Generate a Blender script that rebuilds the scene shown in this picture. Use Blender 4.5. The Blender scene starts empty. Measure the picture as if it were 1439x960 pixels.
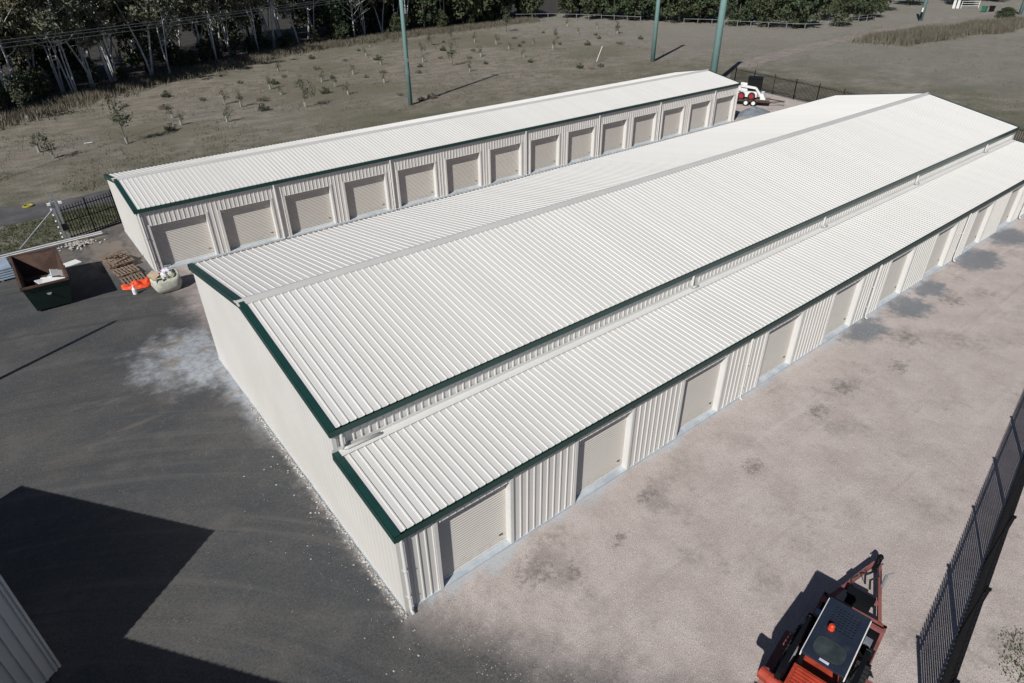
import bpy, math, random
from mathutils import Vector, Matrix, noise
R = math.radians
scene = bpy.context.scene
col = scene.collection
rng = random.Random(7)

# ---------------------------------------------------------------- camera
cam_d = bpy.data.cameras.new('camera'); cam = bpy.data.objects.new('camera', cam_d); col.objects.link(cam)
cam_d.sensor_width = 36.0; cam_d.lens = 894.94 / 1439 * 36.0; cam_d.clip_start = 0.1; cam_d.clip_end = 3000
yaw, pit, rol = 0.9045, 0.5599, -0.0119
Fv = Vector((math.cos(yaw)*math.cos(pit), math.sin(yaw)*math.cos(pit), -math.sin(pit)))
R0 = Vector((math.sin(yaw), -math.cos(yaw), 0)); U0 = R0.cross(Fv)
Rv = math.cos(rol)*R0 + math.sin(rol)*U0; Uv = -math.sin(rol)*R0 + math.cos(rol)*U0
m = Matrix((Rv, Uv, -Fv)).transposed().to_4x4(); m.translation = Vector((-4.453, -10.569, 15.766))
cam.matrix_world = m
scene.camera = cam
scene.render.resolution_x, scene.render.resolution_y = 1024, 683

# ---------------------------------------------------------------- sky, sun, exposure
EL = R(39); SH = Vector((0.906, 0.423, 0))            # SH: the way shadows fall on the ground
world = bpy.data.worlds.new('World'); scene.world = world; world.use_nodes = True
wn = world.node_tree
sky = wn.nodes.new('ShaderNodeTexSky'); sky.sky_type = 'NISHITA'; sky.sun_disc = False
sky.air_density = 0.55; sky.dust_density = 0.25; sky.sun_elevation = EL; sky.sun_rotation = math.atan2(-SH.x, -SH.y)
bg = wn.nodes['Background']; bg.inputs['Strength'].default_value = 0.05
wn.links.new(sky.outputs[0], bg.inputs['Color'])
sd = bpy.data.lights.new('sun', 'SUN'); sd.energy = 4.3; sd.angle = R(0.5); sd.color = (1.0, 0.965, 0.91)
sun = bpy.data.objects.new('sun', sd); col.objects.link(sun)
sun.rotation_euler = Vector((SH.x*math.cos(EL), SH.y*math.cos(EL), -math.sin(EL))).to_track_quat('-Z', 'Y').to_euler()
sun.location = (-40, -20, 40)
vs = scene.view_settings; vs.view_transform = 'Standard'; vs.look = 'None'; vs.exposure = 0.10; vs.gamma = 1

# ---------------------------------------------------------------- helpers
def V(*a): return Vector(a)
class MB:
    def __init__(s): s.v = []; s.f = []
    def add(s, vs_, fs):
        o = len(s.v); s.v += [tuple(p) for p in vs_]; s.f += [tuple(i+o for i in f) for f in fs]
    def box(s, x0, y0, z0, x1, y1, z1):
        s.add([(x0,y0,z0),(x1,y0,z0),(x1,y1,z0),(x0,y1,z0),(x0,y0,z1),(x1,y0,z1),(x1,y1,z1),(x0,y1,z1)],
              [(3,2,1,0),(4,5,6,7),(0,1,5,4),(1,2,6,5),(2,3,7,6),(3,0,4,7)])
    def obox(s, p0, p1, u, wu, v, wv, ou=0.0, ov=0.0):   # bar from p0 to p1, section wu x wv along u, v, centred with offset
        p0 = Vector(p0); p1 = Vector(p1); u = Vector(u).normalized(); v = Vector(v).normalized(); P = []
        for p in (p0, p1):
            for a, b in ((-1,-1),(1,-1),(1,1),(-1,1)): P.append(p + u*(ou + a*wu/2) + v*(ov + b*wv/2))
        s.add(P, [(0,1,2,3),(7,6,5,4),(0,4,5,1),(1,5,6,2),(2,6,7,3),(3,7,4,0)])
    def tube(s, pts, rad, n=8, cap=True):
        pts = [Vector(p) for p in pts]; rings = []
        for i, p in enumerate(pts):
            d = (pts[min(i+1, len(pts)-1)] - pts[max(i-1, 0)]).normalized()
            a = d.cross(Vector((0,0,1)) if abs(d.z) < .9 else Vector((1,0,0))).normalized(); b = d.cross(a)
            r = rad[i] if isinstance(rad, (list, tuple)) else rad
            rings.append([p + (a*math.cos(t)+b*math.sin(t))*r for t in [2*math.pi*k/n for k in range(n)]])
        fs = []
        for i in range(len(pts)-1):
            for k in range(n):
                fs.append((i*n+k, i*n+(k+1) % n, (i+1)*n+(k+1) % n, (i+1)*n+k))
        if cap: fs += [tuple(range(n-1, -1, -1)), tuple((len(pts)-1)*n+k for k in range(n))]
        s.add([q for r_ in rings for q in r_], fs)
    def lathe(s, prof, n=16, c=(0,0,0)):     # prof: (radius, z)
        vs_ = []; fs = []
        for r_, z in prof:
            for k in range(n): t = 2*math.pi*k/n; vs_.append((c[0]+r_*math.cos(t), c[1]+r_*math.sin(t), c[2]+z))
        for i in range(len(prof)-1):
            for k in range(n): fs.append((i*n+k, i*n+(k+1) % n, (i+1)*n+(k+1) % n, (i+1)*n+k))
        fs += [tuple(range(n-1, -1, -1)), tuple((len(prof)-1)*n+k for k in range(n))]
        s.add(vs_, fs)
    def prism(s, poly, z0, z1):
        n = len(poly); s.add([(x,y,z0) for x,y in poly]+[(x,y,z1) for x,y in poly],
            [tuple(range(n-1,-1,-1)), tuple(range(n,2*n))]+[(i,(i+1)%n,n+(i+1)%n,n+i) for i in range(n)])
    def sheet(s, o, a, b, n, length, lo, hi, pitch=.254, h=.029, start=.127, breaks=(), fold=0):
        # ribbed metal sheet: profile runs along a, extruded along b from lo to hi
        o = Vector(o); a = Vector(a); b = Vector(b); n = Vector(n)
        pr = [(0,0),(length,0)] + [(x,0) for x in breaks]
        c = start
        while c < length-.03:
            if c > .03: pr += [(c-.032,0),(c-.017,h),(c+.017,h),(c+.032,0)]
            c += pitch
        pr.sort()
        L = lambda f, x: f(x) if callable(f) else f
        P = [];
        for x, hh in pr: P += [o+a*x+b*L(lo,x)+n*hh, o+a*x+b*L(hi,x)+n*hh]
        flip = a.cross(b).dot(n) < 0; fs = []
        for i in range(len(pr)-1):
            q = (2*i, 2*i+2, 2*i+3, 2*i+1); fs.append(q[::-1] if flip else q)
        s.add(P, fs)
    def mesh(s, name, mat, smooth=False):
        me = bpy.data.meshes.new(name); me.from_pydata(s.v, [], s.f); me.update()
        if mat: me.materials.append(mat)
        if smooth: me.polygons.foreach_set('use_smooth', [True]*len(me.polygons))
        return me
    def build(s, name, mat, parent=None, smooth=False, loc=(0,0,0)):
        return put(name, s.mesh(name, mat, smooth), parent, loc)
def put(name, me, parent=None, loc=(0,0,0), rz=0, sc=None):
    o = bpy.data.objects.new(name, me); col.objects.link(o); o.location = loc; o.rotation_euler.z = rz
    if sc: o.scale = sc
    if parent: o.parent = parent
    return o
def tag(o, label=None, cat=None, group=None, kind=None):
    if label: o['label'] = label
    if cat: o['category'] = cat
    if group: o['group'] = group
    if kind: o['kind'] = kind
    return o
def empty(name, loc, label, cat, group=None, rz=0):
    o = bpy.data.objects.new(name, None); col.objects.link(o); o.location = loc; o.rotation_euler.z = rz
    return tag(o, label, cat, group)

# ---------------------------------------------------------------- materials
class NT:
    def __init__(s, name):
        s.m = bpy.data.materials.new(name); s.m.use_nodes = True; s.t = s.m.node_tree; s.p = s.t.nodes['Principled BSDF']
    def n(s, typ, **kw):
        x = s.t.nodes.new(typ)
        for k, v in kw.items(): setattr(x, k, v)
        return x
    def l(s, a, b): s.t.links.new(a, b)
    def pos(s, obj=False):
        if obj: return s.n('ShaderNodeTexCoord').outputs['Object']
        return s.n('ShaderNodeNewGeometry').outputs['Position']
    def noise(s, vec, scale, detail=4, rough=.6, stretch=None, w=None):
        if stretch:
            mp = s.n('ShaderNodeMapping'); mp.inputs['Scale'].default_value = stretch; s.l(vec, mp.inputs['Vector']); vec = mp.outputs[0]
        x = s.n('ShaderNodeTexNoise'); x.inputs['Scale'].default_value = scale; x.inputs['Detail'].default_value = detail
        x.inputs['Roughness'].default_value = rough; s.l(vec, x.inputs['Vector']); return x.outputs['Fac']
    def ramp(s, fac, a, b, ca=0.0, cb=1.0):      # map range clamped, smooth
        x = s.n('ShaderNodeMapRange', interpolation_type='SMOOTHSTEP'); s.l(fac, x.inputs['Value'])
        for k, v in zip(('From Min','From Max','To Min','To Max'), (a,b,ca,cb)): x.inputs[k].default_value = v
        return x.outputs['Result']
    def mix(s, fac, a, b):
        x = s.n('ShaderNodeMix', data_type='RGBA')
        if isinstance(fac, (int, float)): x.inputs[0].default_value = fac
        else: s.l(fac, x.inputs[0])
        for i, c in ((6, a), (7, b)):
            if isinstance(c, tuple): x.inputs[i].default_value = (*c, 1)
            else: s.l(c, x.inputs[i])
        return x.outputs[2]
    def math(s, op, a, b=None, c=None):
        x = s.n('ShaderNodeMath', operation=op)
        for i, q in enumerate((a, b, c)):
            if q is None: continue
            if isinstance(q, (int, float)): x.inputs[i].default_value = q
            else: s.l(q, x.inputs[i])
        return x.outputs[0]
    def sep(s, vec): x = s.n('ShaderNodeSeparateXYZ'); s.l(vec, x.inputs[0]); return x.outputs
    def bump(s, h, strength=.3, dist=.02):
        x = s.n('ShaderNodeBump'); x.inputs['Strength'].default_value = strength; x.inputs['Distance'].default_value = dist
        s.l(h, x.inputs['Height']); s.l(x.outputs[0], s.p.inputs['Normal'])
    def out(s, colr, rough=.7, metal=0.0, spec=None):
        if isinstance(colr, tuple): s.p.inputs['Base Color'].default_value = (*colr, 1)
        else: s.l(colr, s.p.inputs['Base Color'])
        if isinstance(rough, (int, float)): s.p.inputs['Roughness'].default_value = rough
        else: s.l(rough, s.p.inputs['Roughness'])
        s.p.inputs['Metallic'].default_value = metal
        if spec is not None: s.p.inputs['Specular IOR Level'].default_value = spec
        return s.m
def paint(name, c, rough=.45, var=.12, scale=.7, metal=0.0, spec=None, grime=None):
    t = NT(name); v = t.pos()
    f = t.ramp(t.noise(v, scale, 5), .3, .75)
    cc = t.mix(f, tuple(min(1, x*(1-var)) for x in c), tuple(min(1, x*(1+var*.4)) for x in c))
    if grime:
        g = t.ramp(t.noise(v, 6, 6, .7), .52, .75); cc = t.mix(g, cc, grime)
    return t.out(cc, rough, metal, spec)
M = {}
def m_roof():
    t = NT('roof_steel'); v = t.pos()
    f = t.noise(v,1.0,3,.5,(1.35,.04,.04)); g = t.noise(v,.35,5,.6); k = t.noise(v,3,6,.7,(2.5,.25,.25))
    c = t.mix(t.ramp(f,.35,.65), (.625,.618,.602), (.648,.642,.626)); c = t.mix(t.ramp(g,.55,.8,0,.35), c, (.58,.565,.53)); c = t.mix(t.ramp(k,.62,.8,0,.25), c, (.53,.51,.47))
    return t.out(c,.6,spec=.2)
M['roof'] = m_roof()
M['wall'] = paint('wall_steel', (.645,.632,.605), .55, .05, .5, spec=.3)
M['trim'] = paint('trim_steel', (.64,.64,.625), .5, .05, .8, spec=.3)
M['ridge'] = paint('ridge_steel', (.555,.55,.54), .4, .06, .6)
M['green'] = paint('green_steel', (.012,.052,.045), .38, .15, 1.2)
def m_door():
    t = NT('door_steel'); v = t.pos(); oi = t.n('ShaderNodeObjectInfo')
    c = t.mix(oi.outputs['Random'], (.505,.48,.445), (.575,.55,.51)); g = t.noise(v,1.6,6,.65,(1,1,2.5)); c = t.mix(t.ramp(g,.5,.8,0,.35), c, (.43,.405,.37))
    z = t.sep(v)[2]; c = t.mix(t.math('MULTIPLY', t.ramp(z,.7,.06), t.ramp(t.noise(v,5,5,.7),.4,.65,0,.45)), c, (.33,.30,.27))
    return t.out(c,.55,spec=.3)
M['door'] = m_door()
M['white'] = paint('white_paint', (.76,.77,.77), .5, .08, 2)
M['black'] = paint('black_steel', (.005,.006,.008), .6, .2, 2, spec=.25)
M['dark'] = paint('dark_rubber', (.02,.02,.022), .8, .2, 3)
M['brass'] = paint('lock_metal', (.25,.2,.1), .4, .2, 5, metal=.7)
M['steel'] = paint('galvanised_steel', (.35,.38,.42), .45, .2, 3, metal=.5)
M['rust'] = paint('rusty_steel', (.085,.045,.032), .85, .4, 2.5, grime=(.045,.03,.026))
M['skipgreen'] = paint('skip_paint', (.012,.035,.030), .5, .3, 2, grime=(.03,.028,.025))
M['timber'] = paint('old_timber', (.24,.18,.135), .85, .4, 5, grime=(.07,.05,.04))
M['orange'] = paint('orange_plastic', (.75,.075,.015), .6, .3, 6)
M['orangered'] = paint('orange_machine_paint', (.46,.06,.03), .55, .35, 3, grime=(.19,.06,.045))
M['redbrown'] = paint('red_trailer_paint', (.27,.095,.085), .65, .3, 3, grime=(.19,.10,.09))
M['navy'] = paint('dark_cab_roof', (.018,.026,.045), .45, .2, 2, grime=(.035,.042,.055))
M['red'] = paint('red_rim_paint', (.45,.02,.03), .4, .2, 3)
M['cream'] = paint('woven_bag', (.55,.55,.47), .85, .25, 5)
M['card'] = paint('cardboard', (.42,.33,.22), .85, .2, 5)
M['pink'] = paint('pink_plastic', (.6,.2,.3), .6, .3, 8)
M['lilac'] = paint('pale_plastic', (.62,.62,.74), .5, .2, 6)
M['yellow'] = paint('yellow_plastic', (.36,.33,.06), .6, .2, 6)
M['binGreen'] = paint('green_bin_plastic', (.03,.16,.10), .5, .2, 3)
M['bluesteel'] = paint('bluish_sheet_steel', (.34,.42,.52), .4, .2, 1.5)
M['beacon'] = paint('beacon_plastic', (.60,.06,.02), .25, .1, 8)
M['glass'] = paint('dusty_hatch_glass', (.05,.065,.07), .25, .4, 4)
def m_pole():
    t = NT('pole_timber'); v = t.pos()
    f = t.noise(v, 3, 6, .7, (6,6,.35)); c = t.mix(t.ramp(f,.3,.7), (.12,.225,.215), (.20,.32,.305)); t.bump(f,.5,.01); return t.out(c,.85)
M['pole'] = m_pole()
def m_concrete():
    t = NT('concrete'); v = t.pos(); f = t.noise(v, 1.3, 8, .7)
    c = t.mix(t.ramp(f,.3,.7), (.34,.39,.44), (.52,.57,.61)); t.bump(t.noise(v,40,3),.15,.005); return t.out(c,.85)
M['concrete'] = m_concrete()
def m_field():
    t = NT('dry_field'); v = t.pos(); xyz = t.sep(v)
    big = t.noise(v, .045, 5, .6); mid = t.noise(v, .35, 8, .72, (1,1.8,1)); fine = t.noise(v, 5, 6, .75); tiny = t.noise(v, 28, 3, .7)
    c = t.mix(t.ramp(mid,.3,.7), (.195,.178,.148), (.345,.315,.268))
    c = t.mix(t.ramp(big,.46,.62), c, (.20,.188,.142))
    gx = t.ramp(xyz[1], 62, 48); gn = t.math('MULTIPLY', gx, t.ramp(t.noise(v,.22,5),.4,.62))
    c = t.mix(t.math('MULTIPLY', gn, .6), c, (.092,.108,.060))
    far = t.ramp(xyz[0], 70, 110); c = t.mix(t.math('MULTIPLY', far, .65), c, (.30,.29,.262))
    bare = t.ramp(t.noise(v,.11,6,.7),.58,.72); c = t.mix(t.math('MULTIPLY', bare, .6), c, (.33,.28,.235))
    c = t.mix(t.ramp(fine,.35,.72,0,.75), c, t.mix(.5, c, (.06,.055,.042)))
    c = t.mix(t.ramp(tiny,.62,.8,0,.4), c, (.33,.31,.28))
    t.bump(t.math('ADD', fine, t.math('MULTIPLY', tiny, .6)), .9, .12)
    return t.out(c, .95, spec=.1)
M['field'] = m_field()
def m_track():
    t = NT('bare_track'); v = t.pos(); f = t.noise(v,.5,7,.7); g = t.noise(v,6,5,.7)
    c = t.mix(t.ramp(f,.3,.7), (.20,.18,.165), (.31,.275,.25)); c = t.mix(t.ramp(g,.5,.75,0,.5), c, (.09,.085,.07)); t.bump(g,.6,.05); return t.out(c,.95,spec=.1)
M['track'] = m_track()
def m_drive():
    t = NT('bitumen_drive'); v = t.pos(); f = t.noise(v,.6,7,.7); c = t.mix(t.ramp(f,.3,.7),(.075,.076,.082),(.12,.12,.128)); t.bump(t.noise(v,20,4),.4,.02); return t.out(c,.9,spec=.2)
M['drive'] = m_drive()
def m_yard():
    t = NT('yard_ground'); v = t.pos(); x, y, z = t.sep(v)
    n1 = t.noise(v,.16,6,.62); n2 = t.noise(v,.7,7,.68); n3 = t.noise(v,4,6,.72); n4 = t.noise(v,22,4,.75)
    # dark compacted fines
    dk = t.mix(t.ramp(n1,.35,.66), (.068,.073,.080), (.105,.104,.102))
    dk = t.mix(t.ramp(t.noise(v,.45,6,.7,(.5,1.4,1)),.5,.72,0,.6), dk, (.118,.110,.102))
    dk = t.mix(t.ramp(t.noise(v,13,4,.8),.35,.6,.55,0), dk, (.035,.036,.039))
    dk = t.mix(t.ramp(n3,.5,.78,0,.6), dk, (.13,.128,.126))
    dk = t.mix(t.ramp(t.noise(v,30,3,.8),.56,.72,0,.7), dk, (.21,.21,.212)); dk = t.mix(t.ramp(t.noise(v,.55,6,.7),.5,.68,0,.45), dk, (.135,.132,.128))
    cx = t.math('ADD', x, 15.0); cy = t.math('ADD', y, 7.0); rr = t.math('SQRT', t.math('ADD', t.math('MULTIPLY', cx, cx), t.math('MULTIPLY', cy, cy)))
    cb = t.n('ShaderNodeCombineXYZ'); t.l(t.math('MULTIPLY', rr, 1.25), cb.inputs[0]); t.l(t.math('MULTIPLY', y, .07), cb.inputs[1])
    tyre = t.noise(cb.outputs[0], 1.6, 5, .65)
    dk = t.mix(t.ramp(tyre,.52,.68,0,.4), dk, (.132,.126,.12)); dk = t.mix(t.ramp(tyre,.46,.32,0,.5), dk, (.05,.052,.056))
    vo = t.n('ShaderNodeTexVoronoi'); vo.inputs['Scale'].default_value = 9; t.l(v, vo.inputs['Vector'])
    sp = t.math('MULTIPLY', t.ramp(vo.outputs['Distance'],.16,.07), t.ramp(t.noise(v,1.7,4),.5,.66))
    dk = t.mix(t.math('MULTIPLY', sp, .85), dk, (.36,.36,.36))
    # pale pinkish crushed gravel
    gr = t.mix(t.ramp(n2,.3,.72), (.465,.402,.378), (.60,.535,.508))
    gr = t.mix(t.ramp(n1,.5,.75,0,.45), gr, (.48,.415,.375))
    gr = t.mix(t.ramp(t.noise(v,34,3,.8),.36,.56,.9,0), gr, (.225,.195,.185))
    gr = t.mix(t.ramp(n4,.54,.70,0,.85), gr, (.70,.65,.63))
    gr = t.mix(t.ramp(n3,.52,.76,0,.6), gr, (.27,.24,.235))
    gr = t.mix(t.math('MULTIPLY', t.ramp(t.noise(v,.32,6,.7),.52,.68), t.ramp(n3,.3,.6)), gr, (.30,.265,.25))
    for (px, py, r_) in ((3.7,-1.2,.75),(4.4,-1.9,.5),(12.5,-2.7,.5),(8.6,-1.3,.55),(17.2,-2.5,.6),(19.5,-2.3,.7),(22.8,-3.1,.6),(6.5,-2.0,.35),(25.5,-2.2,.9),(31,-2.0,.9)):
        dx = t.math('SUBTRACT', x, px); dy = t.math('SUBTRACT', y, py)
        d = t.math('SQRT', t.math('ADD', t.math('MULTIPLY', t.math('MULTIPLY', dx, dx), .5), t.math('MULTIPLY', dy, dy)))
        d = t.math('ADD', d, t.math('MULTIPLY', t.math('SUBTRACT', n3, .5), 2.6*r_+.9))
        gr = t.mix(t.ramp(d, r_*.9, -.1, 0, .62), gr, (.095,.085,.085))
    lane = t.noise(v,1.0,5,.65,(.07,1.3,1)); gr = t.mix(t.ramp(lane,.55,.7,0,.35), gr, (.58,.525,.50)); gr = t.mix(t.ramp(lane,.43,.3,0,.4), gr, (.31,.27,.26))
    # boundary between the two
    fy = t.math('MAXIMUM', 0.0, t.math('SUBTRACT', -1.0, y))
    sd_ = t.math('SUBTRACT', x, t.math('ADD', .4, t.math('MULTIPLY', fy, .62)))
    w = t.math('ADD', sd_, t.math('ADD', t.math('MULTIPLY', t.math('SUBTRACT', n2, .5), 2.4), t.math('MULTIPLY', t.math('SUBTRACT', n3, .5), 1.3)))
    c = t.mix(t.ramp(w, -1.1, 1.7), dk, gr)
    rub = t.math('MULTIPLY', t.math('MULTIPLY', t.ramp(t.math('ADD', x, t.math('MULTIPLY', t.math('SUBTRACT', n3, .5), .5)),-.34,-.10), t.ramp(x,.4,.2)), t.math('MULTIPLY', t.ramp(y,-.6,.0), t.ramp(y,14,12)))
    c = t.mix(t.math('MULTIPLY', rub, .6), c, (.34,.335,.33))
    # brown dirt by the back shed
    ex = t.math('MULTIPLY', t.ramp(x,-5.5,-2.5), t.ramp(x,.6,-.1)); ey = t.math('MULTIPLY', t.ramp(y,28.3,30.5), t.ramp(y,38.5,36.5))
    c = t.mix(t.math('MULTIPLY', t.math('MULTIPLY', ex, ey), t.ramp(t.noise(v,.8,6,.7,(1,.5,1)),.36,.6)), c, (.19,.165,.145))
    # cement dust by the gable
    dx = t.math('MULTIPLY', t.math('SUBTRACT', x, -1.1), .50); dy = t.math('MULTIPLY', t.math('SUBTRACT', y, 17.4), .36)
    d = t.math('SQRT', t.math('ADD', t.math('MULTIPLY', dx, dx), t.math('MULTIPLY', dy, dy)))
    d = t.math('ADD', d, t.math('MULTIPLY', t.math('SUBTRACT', t.noise(v,.75,7,.62), .5), 2.4))
    dust = t.ramp(d, 1.25, .4)
    d2 = t.math('ADD', x, t.math('MULTIPLY', t.math('SUBTRACT', n2, .5), 1.6)); d2 = t.math('MULTIPLY', t.ramp(d2,-.95,-.1), t.math('MULTIPLY', t.math('MULTIPLY', t.ramp(y,8.5,13), t.ramp(y,20.5,18.5)), t.ramp(x,.3,.1)))
    dust = t.math('MAXIMUM', dust, d2)
    dust = t.math('MULTIPLY', dust, t.ramp(n3,.25,.6,.45,1))
    c = t.mix(t.math('MULTIPLY', dust, .95), c, t.mix(t.ramp(n2,.48,.64), (.38,.41,.45), (.27,.25,.23)))
    # wheel-drawn dusty streaks leading off the dust patch
    st = t.math('MULTIPLY', t.ramp(t.noise(v,.9,5,.6,(.35,2.2,1)),.52,.7), t.math('MULTIPLY', t.ramp(x,-8.5,-4.5), t.math('MULTIPLY', t.ramp(y,11.5,14), t.ramp(y,20,17.5))))
    st = t.math('MULTIPLY', st, t.ramp(x,-1.5,-3.0))
    c = t.mix(t.math('MULTIPLY', st, .5), c, (.17,.15,.135))
    # cement wash along the slab
    e = t.math('ADD', y, t.math('MULTIPLY', t.math('SUBTRACT', t.noise(v,.5,6,.65), .5), 2.4))
    wash = t.math('MULTIPLY', t.ramp(e,-.42,.12), t.math('MULTIPLY', t.ramp(x,.2,.9), t.ramp(y,1.5,.6)))
    c = t.mix(t.math('MULTIPLY', wash, .75), c, (.44,.48,.52))
    for (px, py, rx, ry) in ((24.6,-.7,1.9,1.1),(28.6,-.9,1.7,1.3),(31.5,-.8,1.5,.9),(37.5,-.9,2.4,1.4),(42.5,-.9,2.2,1.2)):
        dx = t.math('DIVIDE', t.math('SUBTRACT', x, px), rx); dy = t.math('DIVIDE', t.math('SUBTRACT', y, py), ry)
        d = t.math('SQRT', t.math('ADD', t.math('MULTIPLY', dx, dx), t.math('MULTIPLY', dy, dy)))
        d = t.math('ADD', d, t.math('MULTIPLY', t.math('SUBTRACT', t.noise(v,1.1,6,.7), .5), 1.9))
        c = t.mix(t.math('MULTIPLY', t.ramp(d,1.05,.45), .72), c, (.10,.135,.165))
    h = t.math('ADD', t.math('MULTIPLY', n3, 1.0), t.math('MULTIPLY', n4, .55)); t.bump(h, .55, .05)
    return t.out(c, .93, spec=.15)
M['yard'] = m_yard()
def m_leaf(name, a, b, c_):
    t = NT(name); v = t.pos(); oi = t.n('ShaderNodeObjectInfo')
    f = t.noise(v,.55,4,.6); c = t.mix(t.ramp(f,.32,.68), a, b); c = t.mix(t.math('MULTIPLY', oi.outputs['Random'], .55), c, c_)
    f2 = t.noise(v,5,3,.7); c = t.mix(t.ramp(f2,.5,.8,0,.45), c, tuple(min(1,q*1.9) for q in b))
    return t.out(c,.75,spec=.2)
M['gum'] = m_leaf('gum_leaves', (.088,.100,.070), (.17,.176,.125), (.165,.145,.09))
M['dense'] = m_leaf('dense_leaves', (.036,.056,.034), (.078,.104,.056), (.092,.096,.05))
M['sap'] = m_leaf('sapling_leaves', (.042,.058,.040), (.088,.106,.068), (.09,.085,.058))
M['dryleaf'] = m_leaf('dry_shrub', (.12,.105,.085), (.20,.175,.14), (.09,.075,.06))
M['drygrass'] = m_leaf('dry_grass', (.10,.092,.068), (.175,.158,.122), (.13,.115,.09))
M['greengrass'] = m_leaf('green_grass', (.030,.052,.018), (.065,.09,.035), (.06,.07,.03))
def m_bark(name, a, b):
    t = NT(name); v = t.pos(); f = t.noise(v,1.2,6,.7,(2,2,.5)); t.bump(f,.4,.03); return t.out(t.mix(t.ramp(f,.35,.68), a, b),.85,spec=.15)
M['pale'] = m_bark('pale_gum_bark', (.40,.40,.41), (.72,.72,.73))
M['bark'] = m_bark('dark_bark', (.05,.042,.036), (.12,.10,.085))
M['litter'] = paint('leaf_litter', (.04,.034,.026), .95, .5, .6)
M['stone'] = paint('crushed_stone', (.47,.45,.43), .9, .4, 3)
M['bluegravel'] = paint('blue_metal_heap', (.20,.23,.26), .95, .35, 2.5, grime=(.3,.33,.36))
M['guard'] = paint('tree_guard_plastic', (.34,.35,.31), .6, .25, 9)
M['rail'] = paint('weathered_rail', (.24,.25,.245), .8, .3, 3)

# ---------------------------------------------------------------- the ground
def sheetpoly(name, pts, z, mat, jit=0.0, seg=None, seed=1, kind='structure'):
    r_ = random.Random(seed); P = []
    n = len(pts)
    for i in range(n):
        a = Vector((*pts[i],0)); b = Vector((*pts[(i+1)%n],0)); k = max(1, int((b-a).length/seg)) if seg else 1
        for j in range(k):
            p = a.lerp(b, j/k)
            if jit and 0 < j: p += Vector((r_.uniform(-jit,jit), r_.uniform(-jit,jit), 0))
            P.append((p.x,p.y,z))
    me = bpy.data.meshes.new(name); me.from_pydata(P, [], [tuple(range(len(P)))]); me.materials.append(mat)
    from mathutils.geometry import normal
    o = put(name, me); tag(o, kind=kind)
    if me.polygons[0].normal.z < 0: me.flip_normals()
    return o
sheetpoly('ground', [(-700,-700),(900,-700),(900,900),(-700,900)], -.05, M['field'])
yard_pts = [(-60,-40),(5,-40),(8.2,-13.0),(11,-11.9),(62.5,-4.0),(72.3,40.6),(60,39.0),(0,38.2),(-3.0,36.9),(-60,36.2)]
sheetpoly('yard', yard_pts, 0.0, M['yard'], .22, .5, 3)
sheetpoly('driveway', [(-60,42.6),(-6.3,42.4),(-3,42.8),(9,43.2),(9,46.6),(-3,45.8),(-6,47.0),(-60,47.6)], -.03, M['drive'], .15, .6, 4)
tr = [(84,47),(95,49.6),(108,51),(128,52.8),(147,53.7),(170,54.4),(196,52.6),(240,50)]
sheetpoly('dirt_track', [(x,y-1.6) for x,y in tr]+[(x,y+1.7) for x,y in tr[::-1]], -.03, M['track'], .45, 1.5, 5)
edge = [(-40,62),(-3.5,81.4),(4.2,87.1),(14.9,95.4),(25.6,102),(40,109.5),(56,114),(73.5,116.2),(90.2,118.8),(104,120.3)]
sheetpoly('woodland_floor', [(x-.5,y+1.5) for x,y in edge]+[(120,126),(150,75),(260,120),(260,330),(-60,330),(-60,120)], -.025, M['litter'], .8, 2, 6)

# ---------------------------------------------------------------- sheds
def door_mesh(w, h):
    mb = MB(); p = .093; pr = []; z = .075
    while z < h+.1:
        pr += [(z,0),(z+.3*p,-.02),(z+.55*p,-.02),(z+.85*p,0)]; z += p
    P = []; fs = []
    for zz, d in pr: P += [(0,d,zz),(w,d,zz)]
    for i in range(len(pr)-1): fs.append((2*i,2*i+1,2*i+3,2*i+2))
    mb.add(P, fs); return mb
def fit_shed_doors(shed, doors, w, head, rec, loc_y):
    dm = door_mesh(w, head).mesh('roller_door', M['door'])
    b = MB(); b.box(.0,-.035,.055,w,-.004,.12); bm = b.mesh('bottom_rail', M['trim'])
    k = MB(); k.box(w-.30,-.035,.43,w-.17,-.018,.465); k.box(w-.26,-.05,.42,w-.22,-.035,.48); km = k.mesh('lock', M['brass'])
    j = MB(); j.box(-.012,-.02,.06,.012,rec+.02,head+.012); j.box(-.10,-.052,.05,.012,-.030,head+.09); jl = j.mesh('door_jamb', M['trim'])
    j2 = MB(); j2.box(-.012,-.02,.06,.012,rec+.02,head+.012); j2.box(-.012,-.052,.05,.10,-.030,head+.09); jr = j2.mesh('door_jamb', M['trim'])
    h = MB(); h.box(.013,-.022,head,w-.013,rec+.02,head+.02); hm = h.mesh('door_head', M['trim'])
    for x in doors:
        d = put('roller_door', dm, shed, (x,loc_y+rec,0)); put('bottom_rail', bm, d); put('lock', km, d)
        put('door_jamb', jl, shed, (x,loc_y,0)); put('door_jamb', jr, shed, (x+w,loc_y,0)); put('door_head', hm, shed, (x,loc_y,0))
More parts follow.
